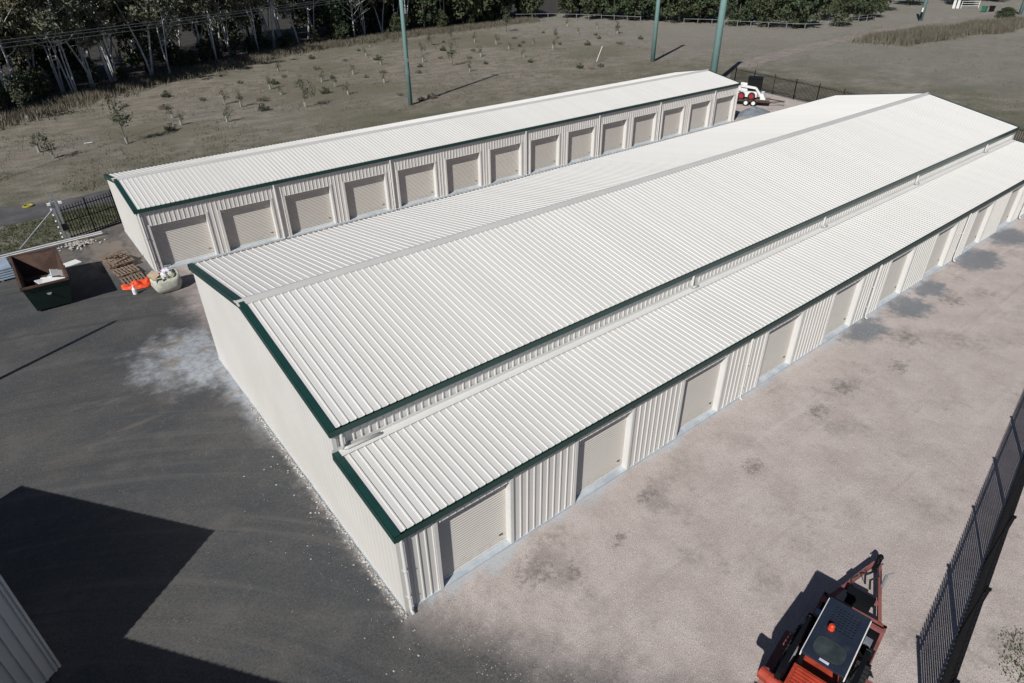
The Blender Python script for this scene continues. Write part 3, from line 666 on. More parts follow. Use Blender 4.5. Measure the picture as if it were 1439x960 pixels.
# grasses nobody could count
def tufts(name, spots, mat, hmin, hmax, label, w=.035, blades=4, spread=.12):
    r_ = random.Random(len(spots)); mb = MB()
    for (x, y, z) in spots:
        for _ in range(blades):
            bx = x+r_.gauss(0,spread); by = y+r_.gauss(0,spread); h = r_.uniform(hmin,hmax); a = r_.uniform(0,6.28); l = h*r_.uniform(.1,.6); c = math.cos(a); s = math.sin(a)
            mb.add([(bx-s*w,by+c*w,z),(bx+s*w,by-c*w,z),(bx+c*l,by+s*l,z+h)], [(0,1,2)])
    return tag(mb.build(name, mat), label, 'grass', kind='stuff')
sp = []
for i in range(9000):
    u = rng.uniform(-14,118); p, n = epos(max(0,u)); q = p+n*(rng.gauss(-1.4,1.7)+1.0*noise.noise(p*.15))
    if u < 0: q += Vector((u*.9,u*.45,0))
    sp.append((q.x,q.y,-.05))
tufts('verge_grass', sp, M['drygrass'], .35,.95, 'tall dry grass along the edge of the woodland', .05, 4, .2)
sp = []
for i in range(16000):
    y = 47+75*rng.random()**1.4; x = rng.uniform(-12+max(0,(y-60)*.2), 30+y*.9)
    if noise.noise(Vector((x*.13,y*.13,3))) > -.05: sp.append((x,y,-.05))
for i in range(7000):
    x = rng.uniform(66,150); y = rng.uniform(-4,58)
    if x < 71.6+.24*(y-40) + 1: continue
    if noise.noise(Vector((x*.11,y*.11,8))) > .0 and abs(y-(50.5+.03*(x-100))) > 2.5: sp.append((x,y,-.05))
tufts('field_grass', sp, M['drygrass'], .08,.26, 'short dry grass tufts across the planted field', .03, 3, .18)
sp = []
for i in range(5200):
    t = rng.random(); x = 124+55*t+rng.gauss(0,2); y = 45-7*t+rng.uniform(-3.5,5.5)+3*noise.noise(Vector((x*.1,0,0)))
    if y < 50.5: sp.append((x,y,-.05))
tufts('dry_weeds', sp, M['drygrass'], .5,1.5, 'bank of tall dry weeds beside the dirt track', .06, 5, .35)
sp = [(rng.uniform(-30,-3.2), rng.uniform(36.9,42.2), -.05) for i in range(5000)]+[(rng.uniform(-3,6), rng.uniform(38.2,42.6), -.05) for i in range(2200)]
tufts('lawn_grass', sp, M['greengrass'], .05,.16, 'short green grass strip outside the gate fence', .02, 4, .12)
sp = []
for i in range(7000):
    x = rng.uniform(8,30); k = rng.random(); y = -10.42+.149*(x-7.64)-.9-3.6*k
    if noise.noise(Vector((x*.5,y*.5,1))) > .30-.5*k: sp.append((x,y,0))
tufts('fence_grass', sp, M['greengrass'], .03,.10, 'green grass patches outside the security fence', .015, 5, .12)
# loose stones
def stones(name, spots, mat, label):
    r_ = random.Random(3); mb = MB()
    for (x, y, z, s) in spots:
        q = [Vector((1,0,0)),Vector((-1,0,0)),Vector((0,1,0)),Vector((0,-1,0)),Vector((0,0,.8)),Vector((0,0,-.5))]; a = r_.uniform(0,6.28); ca, sa = math.cos(a), math.sin(a)
        P = [Vector((x+(p.x*ca-p.y*sa)*s*r_.uniform(.6,1.3), y+(p.x*sa+p.y*ca)*s*r_.uniform(.6,1.3), z+s*.35+p.z*s*r_.uniform(.6,1.1))) for p in q]
        mb.add(P, [(0,2,4),(2,1,4),(1,3,4),(3,0,4),(2,0,5),(1,2,5),(3,1,5),(0,3,5)])
    return tag(mb.build(name, mat), label, 'stones', kind='stuff')
sp = [(-abs(rng.gauss(0,.075))-.05, rng.uniform(-.2,12.5), 0, rng.uniform(.016,.06)) for i in range(520)]
sp += [(-abs(rng.gauss(0,.8))-.05, rng.uniform(-3,9), 0, rng.choice((.010,.013,.016,.04))*rng.uniform(.7,1.3)) for i in range(150)]
sp += [(rng.uniform(.5,26), -.2-8.8*rng.random(), 0, rng.uniform(.007,.024)) for i in range(8000)]
stones('loose_stones', sp, M['stone'], 'loose crushed stones scattered over the yard')

# ---------------------------------------------------------------- paddock rails, far things
def rails(name, pts, label, gap=3.2, h=1.25, mat='white', nr=2):
    f = empty(name, (*pts[0],0), label, 'fence'); o = Vector((*pts[0],0))
    for (a, b) in zip(pts, pts[1:]):
        a = Vector((*a,0))-o; b = Vector((*b,0))-o; d = b-a; k = max(1,round(d.length/gap)); pm = MB(); pm.tube([(0,0,0),(0,0,h+.05)], .07, 7); pm = pm.mesh('post', M[mat])
        for j in range(k+1 if b+o == Vector((*pts[-1],0)) else k): put('post', pm, f, tuple(a.lerp(b,j/k)))
        for q in range(nr):
            z = h-.06-q*.5; mb = MB(); mb.tube([a+Vector((0,0,z)), b+Vector((0,0,z))], .05, 6); mb.build('rail', M[mat], f)
    return f
rails('rail_fence', RF[:4], 'pale paddock rail fence before the dense trees, nearer the woodland', mat='rail', nr=1)
rails('rail_fence', RF[4:], 'pale paddock rail fence before the dense trees, nearer the dirt track', mat='rail', nr=1)
rails('rail_fence', [(139,64),(150,65),(160,64.2)], 'pale arena rails beyond the row of dense trees', mat='rail', h=1.3)
rails('rail_fence', [(158,74),(180,80)], 'pale rails deep in the far paddock', mat='rail', h=1.3)
ra = rails('rail_fence', [(202.8,62.6),(205.8,59.6)], 'short bright white three-rail fence beside the bins', gap=4.2, h=1.7, nr=3)
for (x, y) in ((201.6,63.9),(202.3,63.2)):
    mb = MB(); mb.box(-.09,-.3,0,.09,.3,1.9); mb.box(-.12,-.33,1.9,.12,.33,1.97); tag(mb.build('white_post', M['white'], loc=(x,y,0)), 'stout white gate post next to the white three-rail fence', 'post', 'white gate posts')
def bin_(x, y, mat, label):
    b = empty('wheelie_bin', (x,y,0), label, 'bin'); mb = MB()
    P = [(-.4,-.42,.08),(.4,-.42,.08),(.4,.42,.08),(-.4,.42,.08),(-.5,-.52,1.15),(.5,-.52,1.15),(.5,.52,1.15),(-.5,.52,1.15)]
    mb.add(P, [(3,2,1,0),(4,5,6,7),(0,1,5,4),(1,2,6,5),(2,3,7,6),(3,0,4,7)]); mb.build('body', M[mat], b)
    mb = MB(); mb.box(-.55,-.57,1.15,.55,.57,1.25); mb.build('lid', M[mat], b)
    for s in (-1,1):
        mb = MB(); mb.tube([(.42,s*.48,.12),(.42,s*.36,.12)], .12, 10); mb.build('wheel', M['dark'], b)
bin_(196.9,55.2,'binGreen','green wheelie bin by the far dirt track'); bin_(199.2,54.3,'black','black wheelie bin by the far dirt track')

# ---------------------------------------------------------------- skid steer on its trailer at the far end
def wheel(parent, x, y, z, r, w, rim, n=18, name='wheel'):
    mb = MB(); pr = [(r*.6,-w/2),(r*.93,-w/2),(r,-w*.3),(r,w*.3),(r*.93,w/2),(r*.6,w/2)]; vs_ = []; fs = []
    for (rr, yy) in pr:
        for k in range(n): t = 2*math.pi*k/n; vs_.append((rr*math.cos(t), yy, rr*math.sin(t)))
    for i in range(len(pr)-1):
        for k in range(n): fs.append((i*n+k, (i+1)*n+k, (i+1)*n+(k+1)%n, i*n+(k+1)%n))
    mb.add(vs_, fs); o = mb.build(name, M['dark'], parent, loc=(x,y,z))
    d = MB(); d.tube([(0,-w*.42,0),(0,w*.42,0)], r*.62, n); d.tube([(0,-w*.5,0),(0,w*.5,0)], r*.2, 8); d.build('rim', rim, o); return o
def place(e, p): return p
ft = empty('trailer', (63.6,31.2,0), 'low dark plant trailer with white wheels under the white skid steer', 'trailer', rz=R(-62))
mb = MB(); mb.box(-2.3,-.9,.48,1.5,.9,.58); mb.build('deck', M['timber'], ft)
mb = MB(); 
for s in (-1,1): mb.box(-2.3,s*.93-.04,.42,1.5,s*.93+.04,.62); mb.obox((1.5,s*.85,.5),(3.1,0,.5),(0,0,1),.1,(0,1,0),.07)
mb.build('frame', M['rust'], ft)
for x in (-.9,-.1):
    for s in (-1,1): wheel(ft, x, s*1.08, .33, .33, .22, M['white'])
mb = MB(); mb.tube([(3.0,0,.0),(3.0,0,.75)], .035, 8); mb.build('jockey_stand', M['steel'], ft)
ss = empty('skid_steer', (63.6,31.2,.58), 'white skid steer loader with red wheel rims parked on the far trailer', 'loader', rz=R(-62))
for x in (-1.55,-.45):
    for s in (-1,1): wheel(ss, x, s*.72, .40, .40, .28, M['red'])
mb = MB(); mb.prism([(-1.9,-.52),(.1,-.52),(.1,.52),(-1.9,.52)], .25, .85); mb.prism([(-1.95,-.55),(-1.0,-.55),(-1.0,.55),(-1.95,.55)], .85, 1.35); mb.build('body', M['white'], ss)
mb = MB()
for x in (-1.05,.35):
    for s in (-1,1): mb.box(x-.05,s*.48-.05,.85,x+.05,s*.48+.05,2.2)
mb.box(-1.12,-.55,2.2,.43,.55,2.3); mb.box(-1.1,-.46,.85,-1.02,.46,2.2)
for s in (-1,1):
    for k in range(6): mb.box(-.9+k*.2,s*.5-.01,.9,-.87+k*.2,s*.5+.01,2.2)
mb.box(-1.0,-.44,1.0,.28,.44,2.18); mb.build('cab', M['black'], ss)
for s in (-1,1):
    mb = MB(); mb.obox((-1.8,s*.66,1.45),(-.1,s*.66,1.25),(0,1,0),.12,(0,0,1),.24); mb.obox((-.1,s*.66,1.25),(.55,s*.66,.45),(0,1,0),.12,(1,0,1),.22); mb.obox((-1.8,s*.66,.9),(-1.8,s*.66,1.55),(0,1,0),.12,(1,0,0),.2); mb.build('lift_arm', M['white'], ss)
mb = MB(); mb.add([(.5,-.85,.1),(1.1,-.85,.1),(.75,-.85,.75),(.5,-.85,.7),(.5,.85,.1),(1.1,.85,.1),(.75,.85,.75),(.5,.85,.7)],[(0,1,2,3),(7,6,5,4),(0,4,5,1),(1,5,6,2),(2,6,7,3),(3,7,4,0)]); mb.build('bucket', M['white'], ss)
def heap(name, x, y, rx, ry, h, mat, label, cat, seed, kind=None):
    mb = MB(); n = 26; k = 9; vs_ = []; fs = []
    for i in range(k+1):
        t = i/k
        for j in range(n):
            a = 2*math.pi*j/n; w = 1+.22*noise.noise(Vector((math.cos(a)*1.3+seed,math.sin(a)*1.3,0)))
            q = Vector((math.cos(a)*rx*t*w, math.sin(a)*ry*t*w, 0)); q.z = h*(1-t**1.3)+.14*h*noise.noise(Vector((q.x*2.2,q.y*2.2,seed)))*(1-t) - .02*t; vs_.append(q)
    for i in range(k):
        for j in range(n): fs.append((i*n+j, (i+1)*n+j, (i+1)*n+(j+1)%n, i*n+(j+1)%n))
    mb.add(vs_, fs); return tag(mb.build(name, mat, loc=(x,y,0)), label, cat, kind=kind)
heap('gravel_heap', 59.3,28.6,2.4,1.5,.75,M['bluegravel'],'blue-grey heap of gravel at the end of the back shed','gravel heap',2)

# ---------------------------------------------------------------- skip bin and rubbish by the back shed
sk = empty('skip_bin', (-5.06,28.7,0), 'open dark green skip bin with rusty inside holding scrap boards', 'skip')
O = [(-1.0,-2.55),(1.0,-2.6),(1.02,2.1),(-1.05,2.5)]; Bt = [(-.78,-2.0),(.75,-2.0),(.75,1.6),(-.8,1.7)]; zt = 1.6
def ring(pts, z, s=1.0): return [(x*s,y*s,z) for x,y in pts]
P = ring(O,zt)+ring(Bt,.1); mb = MB(); mb.add(P, [(4+i,4+(i+1)%4,(i+1)%4,i) for i in range(4)]+[(7,6,5,4)])
mb.build('outer_shell', M['skipgreen'], sk)
Pi = ring(O,zt,.965)+ring(Bt,.18,.95); mb = MB(); mb.add(Pi, [(i,(i+1)%4,4+(i+1)%4,4+i) for i in range(4)]+[(4,5,6,7)]); mb.build('inner_shell', M['rust'], sk)
mb = MB()
for i in range(4):
    a = Vector((*O[i],zt)); b = Vector((*O[(i+1)%4],zt)); d = (b-a).normalized(); mb.obox(a-d*.04, b+d*.04, d.cross(Vector((0,0,1))), .11, (0,0,1), .09, 0, .02)
mb.build('rim', M['rust'], sk)
for s in (-1,1):
    for y in (-1.1,.9): mb = MB(); mb.tube([(s*.92,y,1.0),(s*1.12,y,1.0)], .06, 8); mb.build('lug', M['skipgreen'], sk)
mb = MB(); mb.lathe([(.06,-.01),(.11,-.01),(.11,.015),(.06,.015)], 12); o = mb.build('plate', M['steel'], sk, loc=(0,-2.36,1.05)); o.rotation_euler.x = R(70)
mb = MB(); mb.box(-.62,-1.85,.04,-.5,1.5,.11); mb.box(.5,-1.85,.04,.62,1.5,.11); mb.build('runner', M['rust'], sk)
bd = [(-4.9,27.9,1.02,1.0,.7,.5,.30,'white'),(-4.62,27.5,1.12,1.1,.6,-.4,.22,'white'),(-5.15,27.6,.92,.8,.6,1.0,.28,'lilac'),(-4.7,28.6,1.08,.9,.35,.9,-.3,'bluesteel'),(-4.85,27.25,1.16,.9,.25,.2,.2,'card'),(-4.75,28.15,1.14,.75,.5,-.8,-.35,'white'),(-4.42,28.3,1.22,.6,.4,.3,.75,'white'),(-5.2,28.2,.98,.6,.45,.1,.2,'cream')]
for i, (x, y, z, a, b, rz, tilt, mt) in enumerate(bd):
    mb = MB(); mb.box(-a/2,-b/2,-.02,a/2,b/2,.02); o = mb.build('scrap_board', M[mt], loc=(x,y,z)); o.rotation_euler = (tilt, tilt*.6, rz)
    tag(o, ['broad white scrap board lying on top in the skip','white scrap board leaning at the skip front','pale lilac scrap board low in the skip','bluish metal offcut standing in the skip','narrow brown card strip across the skip boards','small white board tilted behind the others in the skip','white board standing steeply against the skip side','cream sack piece lying low in the skip'][i], 'board')
mb = MB(); 
for k in range(9): r2 = random.Random(k); c = Vector((r2.uniform(-.6,.6), r2.uniform(-1.6,1.0), .45)); mb.box(c.x-.35,c.y-.3,.15,c.x+.35,c.y+.3,.5+r2.random()*.4)
o = mb.build('rubbish_fill', M['rust'], loc=(-5.06,28.7,.05)); tag(o, 'dark mixed rubbish filling the bottom of the skip', 'rubbish', kind='stuff')
mb = MB(); mb.box(-.42,-.34,0,.42,.34,.05); o = mb.build('white_board', M['white'], loc=(-3.55,32.4,.0)); o.rotation_euler.z = .35; tag(o, 'white square board lying on the dirt behind the skip', 'board')
# steel and offcuts
ms = empty('sheet_stack', (-8.6,33.2,0), 'low stack of bluish steel sheets behind the skip', 'steel sheets', rz=R(4))
for k in range(5):
    mb = MB(); mb.box(-2.6+k*.05,-1.2+.05*k,.1+k*.12,2.35-.03*k,1.2-.1*k,.17+k*.12); mb.build('steel_sheet', M['bluesteel'], ms)
for x in (-1.8,1.6): mb = MB(); mb.box(x-.06,-1.2,0,x+.06,1.2,.1); mb.build('bearer', M['timber'], ms)
mb = MB(); a = Vector((-9.5,35.2,.32)); b = Vector((-1.25,36.1,.22)); d = (b-a).normalized(); mb.obox(a, b, (0,0,1), .12, d.cross(Vector((0,0,1))), .05); mb.obox(a, b, (0,0,1), .016, d.cross(Vector((0,0,1))), .10, .06)
mb.obox(a, b, (0,0,1), .016, d.cross(Vector((0,0,1))), .10, -.06); tag(mb.build('steel_beam', M['white']), 'long white steel beam lying between the gate and the skip', 'beam')
for k, (x, y) in enumerate(((-8.6,35.3),(-2.4,35.97))): mb = MB(); mb.box(-.3,-.06,0,.3,.06,.13); tag(mb.build('timber_block', M['timber'], loc=(x,y,0)), 'timber block under the '+('outer' if k == 0 else 'fence')+' end of the white beam', 'block')
sp = []
for i in range(240): r2 = abs(rng.gauss(0,.42)); a = rng.uniform(0,6.28); sp.append((-2.75+math.cos(a)*r2*1.2, 35.15+math.sin(a)*r2*.8, max(0,.28-.3*r2)*rng.random(), rng.uniform(.04,.12)))
stones('rubble_pile', sp, M['stone'], 'small pile of pale broken rubble beside the white beam')
# pallets
def pallet(x, y, z, rz, label):
    p = empty('timber_pallet', (x,y,z), label, 'pallet', rz=rz)
    bm_ = MB(); bm_.box(-.58,-.05,.022,.58,.05,.10); bm_ = bm_.mesh('bearer', M['timber'])
    for yy in (-.5,0,.5): put('bearer', bm_, p, (0,yy,0))
    tb = MB(); tb.box(-.05,-.58,0,.05,.58,.022); tb = tb.mesh('board', M['timber'])
    for k in range(7): put('board', tb, p, (-.53+k*.177,rng.uniform(-.03,.03),.10), rng.uniform(-.03,.03))
    for k in (-.5,0,.5): put('board', tb, p, (k,0,0))
    return p
pallet(-1.35,30.2,0,.12,'bottom timber pallet of the stack beside the back shed gable'); pallet(-1.42,30.3,.125,.05,'middle timber pallet of the stack beside the back shed gable'); pallet(-1.30,30.15,.25,.2,'top timber pallet with loose sticks on it')
pallet(-1.45,30.45,.38,.5,'small skewed pallet lying across the pallet stack').rotation_euler = (.06,-.09,.5)
pallet(-1.25,28.75,0,.1,'lower timber pallet between the stack and the orange mesh')
pallet(-1.32,28.8,.125,.16,'upper timber pallet between the stack and the orange mesh')
pallet(-1.2,27.65,0,.06,'single timber pallet half under the orange mesh')
for i in range(6):
    mb = MB(); ln = rng.uniform(.5,1.1); mb.box(-ln/2,-.04,-.025,ln/2,.04,.025); o = mb.build('timber_offcut', M['timber'], loc=(-1.35+rng.gauss(0,.22),30.15+rng.gauss(0,.3),.56+.052*i)); o.rotation_euler.z = rng.uniform(-.5,.5)
    tag(o, 'loose timber offcut lying on the pallet stack', 'timber', 'offcuts on the pallet stack')
# crumpled orange mesh
mb = MB(); nx, ny = 26, 14
for i in range(nx+1):
    for j in range(ny+1):
        u = i/nx; v = j/ny; x = -1.95+1.75*u; y = 26.9+.9*(v-.5)*(.5+.7*math.sin(math.pi*min(1,u*1.1)))+.1*noise.noise(Vector((u*4,v*3,1)))-.35*u
        mb.v.append((x,y,max(.01,.04+.34*math.sin(math.pi*v)**.7*(.35+.8*u)*(.8+.9*noise.noise(Vector((u*6,v*5,5)))))))
mb.f = [(i*(ny+1)+j,(i+1)*(ny+1)+j,(i+1)*(ny+1)+j+1,i*(ny+1)+j+1) for i in range(nx) for j in range(ny)]
tag(mb.build('safety_mesh', M['orange']), 'crumpled bright orange safety mesh lying by the bulk bag', 'mesh')
mb = MB(); mb.lathe([(.09,0),(.11,.02),(.11,.30),(.05,.40),(.045,.47),(.05,.48),(.05,.52)], 12); tag(mb.build('white_bottle', M['white'], loc=(-1.5,25.75,0), smooth=False), 'white plastic bottle standing beside the orange mesh', 'bottle')
# bulk bag
bg_ = empty('bulk_bag', (.05,25.35,0), 'open cream woven bulk bag full of rubbish beside the back shed corner', 'bag')
mb = MB(); n = 28; prof = [(.50,0),(.62,.06),(.70,.35),(.70,.62),(.66,.84),(.60,.80),(.58,.6)]; vs_ = []; fs = []
for (rr, z) in prof:
    for k in range(n):
        a = 2*math.pi*k/n; q = (abs(math.cos(a))**4+abs(math.sin(a))**4)**-.25; w = 1+.07*noise.noise(Vector((math.cos(a)*2.5,math.sin(a)*2.5,z*3)))
        vs_.append((math.cos(a)*rr*q*w, math.sin(a)*rr*q*w, z+(.10*noise.noise(Vector((math.cos(a)*2,math.sin(a)*2,9))) if z > .7 else 0)))
for i in range(len(prof)-1):
    for k in range(n): fs.append((i*n+k,i*n+(k+1)%n,(i+1)*n+(k+1)%n,(i+1)*n+k))
fs.append(tuple((len(prof)-1)*n+k for k in range(n))); mb.add(vs_, fs); mb.build('sack', M['cream'], bg_, smooth=True)
for s in (-1,1):
    mb = MB(); mb.tube([(s*.5,s*.62,.7),(s*.55,s*.7,.98),(s*.25,s*.75,1.0),(s*.2,s*.64,.7)], .025, 6); mb.build('loop_handle', M['cream'], bg_)
def lump(name, x, y, z, s, mat, label, cat, seed):
    mb = MB(); n = 10; pr = 6; vs_ = []; fs = []
    for i in range(pr+1):
        t = math.pi*i/pr
        for k in range(n):
            a = 2*math.pi*k/n; d = Vector((math.sin(t)*math.cos(a), math.sin(t)*math.sin(a), math.cos(t))); w = s*(1+.35*noise.noise(d*2.2+Vector((seed,0,0)))); vs_.append(d*w)
    for i in range(pr):
        for k in range(n): fs.append((i*n+k,(i+1)*n+k,(i+1)*n+(k+1)%n,i*n+(k+1)%n))
    mb.add(vs_, fs); tag(mb.build(name, mat, loc=(x,y,z)), label, cat)
lump('plastic_wrap', .25,25.55,.86,.26,M['lilac'],'pale lilac crumpled plastic in the bulk bag','plastic',1)
lump('plastic_wrap', .02,25.2,.84,.22,M['white'],'white crumpled plastic in the bulk bag','plastic',4)
lump('plastic_wrap', .0,25.55,.80,.18,M['pink'],'pink crumpled plastic in the bulk bag','plastic',7)
lump('plastic_wrap', .35,25.2,.80,.18,M['cream'],'cream crumpled sacking in the bulk bag','sacking',9)
mb = MB(); mb.box(-.2,-.28,-.16,.2,.28,.16); o = mb.build('cardboard_box', M['card'], loc=(-.42,25.3,.86)); o.rotation_euler = (.3,-.45,.3); tag(o, 'brown cardboard box tipped on the edge of the bulk bag', 'box')
mb = MB(); mb.lathe([(.30,0),(.36,.02),(.36,.09),(.30,.11),(.24,.09),(.24,.02)], 18); tag(mb.build('yellow_ring', M['yellow'], loc=(-4.4,45.8,-.03)), 'yellow ring lying on the drive outside the gate', 'ring')
mb = MB(); mb.box(-.35,-.12,0,.35,.12,.05); tag(mb.build('white_scrap', M['white'], loc=(2.14,62.75,-.03)), 'small white scrap lying on the dry field', 'scrap')

# ---------------------------------------------------------------- orange loader on the red trailer, bottom right
AX = math.atan2(.3,1.77)
trl = empty('plant_trailer', (7.3,-8.2,0), 'red-brown plant trailer with A-frame drawbar carrying the orange loader', 'trailer', rz=AX)
mb = MB(); mb.box(-3.4,-.72,.42,1.95,.72,.50); mb.build('deck', M['black'], trl)  # black stands in for the shadow over the deck, painted into its colour
mb = MB()
for s in (-1,1): mb.box(-3.4,s*.76-.04,.36,2.0,s*.76+.04,.52)
mb.box(1.92,-.80,.36,2.02,.80,.52); mb.build('chassis', M['redbrown'], trl)
for s in (-1,1):
    mb = MB(); mb.obox((2.0,s*.62,.46),(4.0,s*.06,.46),(0,0,1),.12,(0,1,0),.09); mb.build('drawbar', M['redbrown'], trl)
mb = MB(); mb.obox((2.62,-.48,.46),(2.62,.48,.46),(0,0,1),.10,(1,0,0),.12); mb.build('cross_member', M['redbrown'], trl)
mb = MB(); mb.box(3.7,-.07,.42,4.25,.07,.54); mb.lathe([(.07,0),(.09,.03),(.06,.1)], 10, (4.25,0,.5)); mb.tube([(3.95,0,.54),(4.05,0,.72),(3.8,.02,.80)], .02, 6); mb.build('coupling', M['black'], trl)
mb = MB(); mb.tube([(3.25,-.32,.05),(3.25,-.32,.95)], .04, 8); mb.tube([(3.25,-.32,.95),(3.25,-.32,1.0),(3.42,-.45,1.0)], .015, 6); mb.build('jockey_stand', M['steel'], trl)
mb = MB(); mb.tube([(3.1,.12,.5),(3.2,.25,.62),(3.35,.1,.58),(3.5,.2,.52)], .015, 6); mb.build('cable', M['dark'], trl)
mb = MB()   # front headboard rail
mb.box(1.60,-.80,.60,1.70,.80,.70)
for y in (-.75,-.26,.26,.75): mb.box(1.62,y-.03,.50,1.68,y+.03,.60)
mb.build('headboard', M['redbrown'], trl)
mb = MB(); mb.box(2.05,-.3,.5,2.45,.3,.78); mb.box(2.1,-.34,.78,2.4,.34,.82); mb.build('tool_box', M['black'], trl)
mb = MB(); mb.tube([(2.9,-.1,.53),(3.2,-.02,.55),(3.5,-.16,.53),(3.75,-.05,.56)], .03, 6); mb.tube([(2.7,.3,.53),(2.9,.4,.56),(3.0,.28,.7)], .025, 6); mb.build('safety_chain', M['dark'], trl)
for s in (-1,1):
    for x in (-1.1,-.3): wheel(trl, x, s*.96, .34, .34, .24, M['steel'])
    mb = MB(); pts = [(-1.6,.45),(-1.4,.74),(.0,.74),(.2,.45)]
    for a, b in zip(pts, pts[1:]): mb.obox((a[0],s*.97,a[1]),(b[0],s*.97,b[1]),(0,1,0),.30,(-(b[1]-a[1]),0,b[0]-a[0]),.012)
    mb.build('mudguard', M['redbrown'], trl)
    mb = MB(); mb.box(-3.5,s*.45-.2,.5,-3.38,s*.45+.2,1.75)
    for k in range(7): mb.box(-3.55,s*.45-.2,.6+k*.16,-3.5,s*.45+.2,.64+k*.16)
    mb.build('ramp', M['orangered'], trl)
ld = empty('track_loader', (6.55,-8.29,.5), 'orange track loader with dark perforated cab roof and beacon on the red trailer', 'loader', rz=AX)
for s in (-1,1):
    mb = MB(); pr = [(-1.15,.12),(-.95,.0),(.85,.0),(1.1,.16),(1.05,.42),(.8,.56),(-.85,.56),(-1.12,.40)]; n = len(pr); y0, y1 = s*.70-.15, s*.70+.15
    mb.add([(x,y0,z) for x,z in pr]+[(x,y1,z) for x,z in pr], [tuple(range(n)), tuple(range(2*n-1,n-1,-1))]+[(i,n+i,n+(i+1)%n,(i+1)%n) for i in range(n)])
    t_ = mb.build('track', M['dark'], ld)
    lm = MB(); lm.box(-.03,-.16,-.02,.03,.16,.02); lm = lm.mesh('track_lug', M['dark'])
    for k in range(13): put('track_lug', lm, t_, (-.82+k*.135, s*.70, .575))
mb = MB(); mb.prism([(-1.35,-.53),(.75,-.53),(.75,.53),(-1.35,.53)], .22, .95); mb.build('body', M['orangered'], ld)
mb = MB(); mb.prism([(-1.45,-.50),(-.85,-.50),(-.85,.50),(-1.45,.50)], .95, 1.42)
for k in range(6): mb.box(-1.40+k*.09,-.42,1.42,-1.36+k*.09,.42,1.445)
mb.build('engine_hood', M['orangered'], ld)
mb = MB()
for x in (-.72,.92):
    for y in (-.42,.42): mb.box(x-.04,y-.04,.95,x+.04,y+.04,1.84)
for s in (-1,1):
    for k in range(9): mb.box(-.6+k*.17,s*.44-.008,1.0,-.575+k*.17,s*.44+.008,1.84)
mb.build('cab_frame', M['black'], ld)
for s in (-1,1): mb = MB(); mb.box(-.82,s*.468-.012,1.72,.98,s*.468+.012,1.86); mb.build('side_trim', M['white'], ld)
# roof with a grid of holes: built as bars around real openings
hx = [.22+.085*i for i in range(8)]; hy = [-.26+.085*i for i in range(7)]
mb = MB(); z0, z1 = 1.84, 1.90
mb.box(-.84,-.45,z0,hx[0]-.03,.45,z1); mb.box(hx[-1]+.03,-.45,z0,1.0,.45,z1); mb.box(hx[0]-.03,-.45,z0,hx[-1]+.03,hy[0]-.03,z1); mb.box(hx[0]-.03,hy[-1]+.03,z0,hx[-1]+.03,.45,z1)
for i in range(len(hx)-1): mb.box(hx[i]+.026,hy[0]-.03,z0,hx[i+1]-.026,hy[-1]+.03,z1-.002)
for j in range(len(hy)-1):
    for i in range(len(hx)): mb.box(hx[i]-.026,hy[j]+.026,z0,hx[i]+.026,hy[j+1]-.026,z1-.002)
rf = mb.build('cab_roof', M['navy'], ld)
mb = MB(); mb.box(hx[0]-.05,hy[0]-.05,z0-.06,hx[-1]+.05,hy[-1]+.05,z0-.05); mb.build('roof_lining', M['black'], rf)
hp = []
for k in range(20):
    a = 2*math.pi*k/20; hp.append((-.42+.27*math.copysign(abs(math.cos(a))**.6,math.cos(a)), .33*math.copysign(abs(math.sin(a))**.6,math.sin(a))))
mb = MB(); mb.prism(hp, 1.90, 1.915); mb.build('roof_hatch', M['glass'], rf)
mb = MB(); mb.box(-.80,-.10,1.90,-.74,.10,1.91); mb.build('badge', M['lilac'], rf)
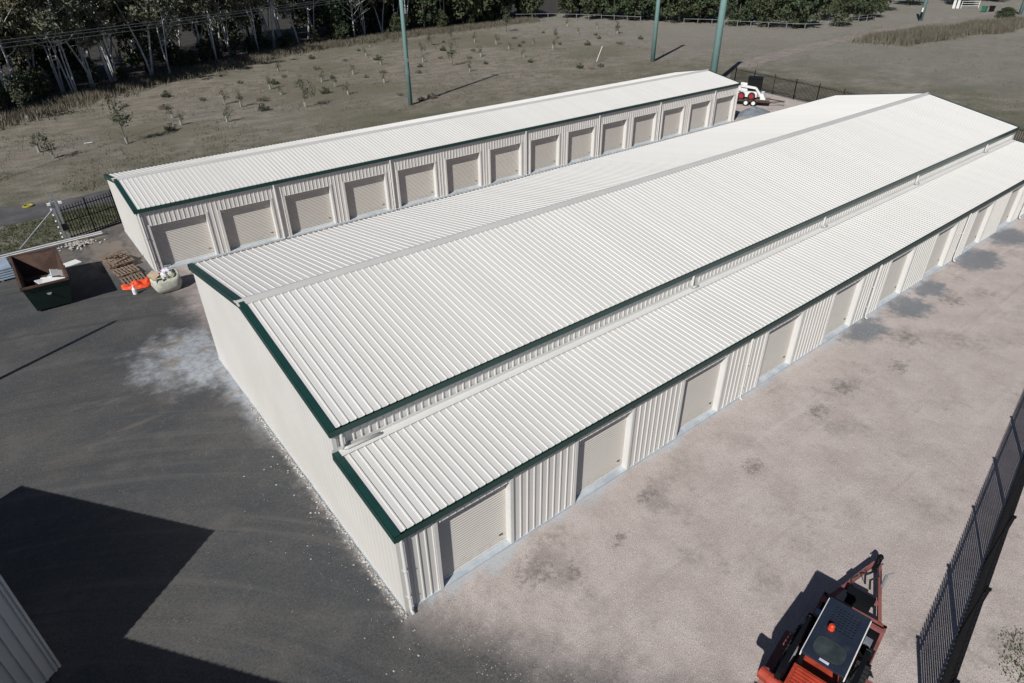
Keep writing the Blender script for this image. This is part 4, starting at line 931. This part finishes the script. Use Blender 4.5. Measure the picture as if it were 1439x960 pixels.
mb = MB(); mb.lathe([(.075,0),(.075,.03),(.065,.04),(.065,.13),(.045,.16),(.0,.165)], 14, (.12,.16,1.90)); mb.build('beacon', M['beacon'], rf, smooth=True)
for s in (-1,1):
    mb = MB(); mb.obox((-1.35,s*.66,1.55),(.6,s*.66,1.25),(0,1,0),.11,(0,0,1),.18); mb.obox((.6,s*.66,1.25),(1.25,s*.66,.45),(0,1,0),.11,(1,0,1),.18); mb.obox((-1.35,s*.66,.6),(-1.35,s*.66,1.6),(0,1,0),.11,(1,0,0),.22); mb.build('lift_arm', M['black'], ld)
    mb = MB(); mb.tube([(-1.2,s*.66,.75),(-.2,s*.62,1.15)], .045, 10); mb.build('hydraulic_ram', M['steel'], ld)
mb = MB(); mb.tube([(-1.55,.20,1.22),(-1.42,1.02,1.22)], .14, 14); mb.tube([(-1.52,.40,1.22),(-1.50,.50,1.22)], .155, 14); mb.tube([(-1.47,.74,1.22),(-1.46,.80,1.22)], .155, 14); mb.box(-1.62,.1,.5,-1.44,.24,1.3); mb.build('auger_drive', M['orangered'], ld, smooth=False)
for k, (yy, x0_, x1_) in enumerate(((.62,-1.3,.1),(-.62,-1.2,.3))):
    mb = MB(); mb.tube([(x0_,yy,1.0),(x0_*.5+x1_*.5,yy+.1,1.35),(x1_,yy+.02,1.05)], .022, 6); mb.tube([(x0_,yy+.06,.9),(x0_*.5+x1_*.5,yy+.16,1.2),(x1_,yy+.08,.95)], .022, 6); mb.build('hydraulic_hose', M['dark'], ld)
mb = MB(); mb.box(.98,.50,1.0,1.16,.66,1.12); mb.box(.98,-.66,1.0,1.16,-.50,1.12); mb.build('work_lamp', M['steel'], ld)
mb = MB(); mb.add([(1.2,-.8,.05),(1.75,-.8,.03),(1.35,-.8,.6),(1.2,-.8,.55),(1.2,.8,.05),(1.75,.8,.03),(1.35,.8,.6),(1.2,.8,.55)],[(0,1,2,3),(7,6,5,4),(0,4,5,1),(1,5,6,2),(2,6,7,3),(3,7,4,0)]); mb.build('bucket', M['black'], ld)
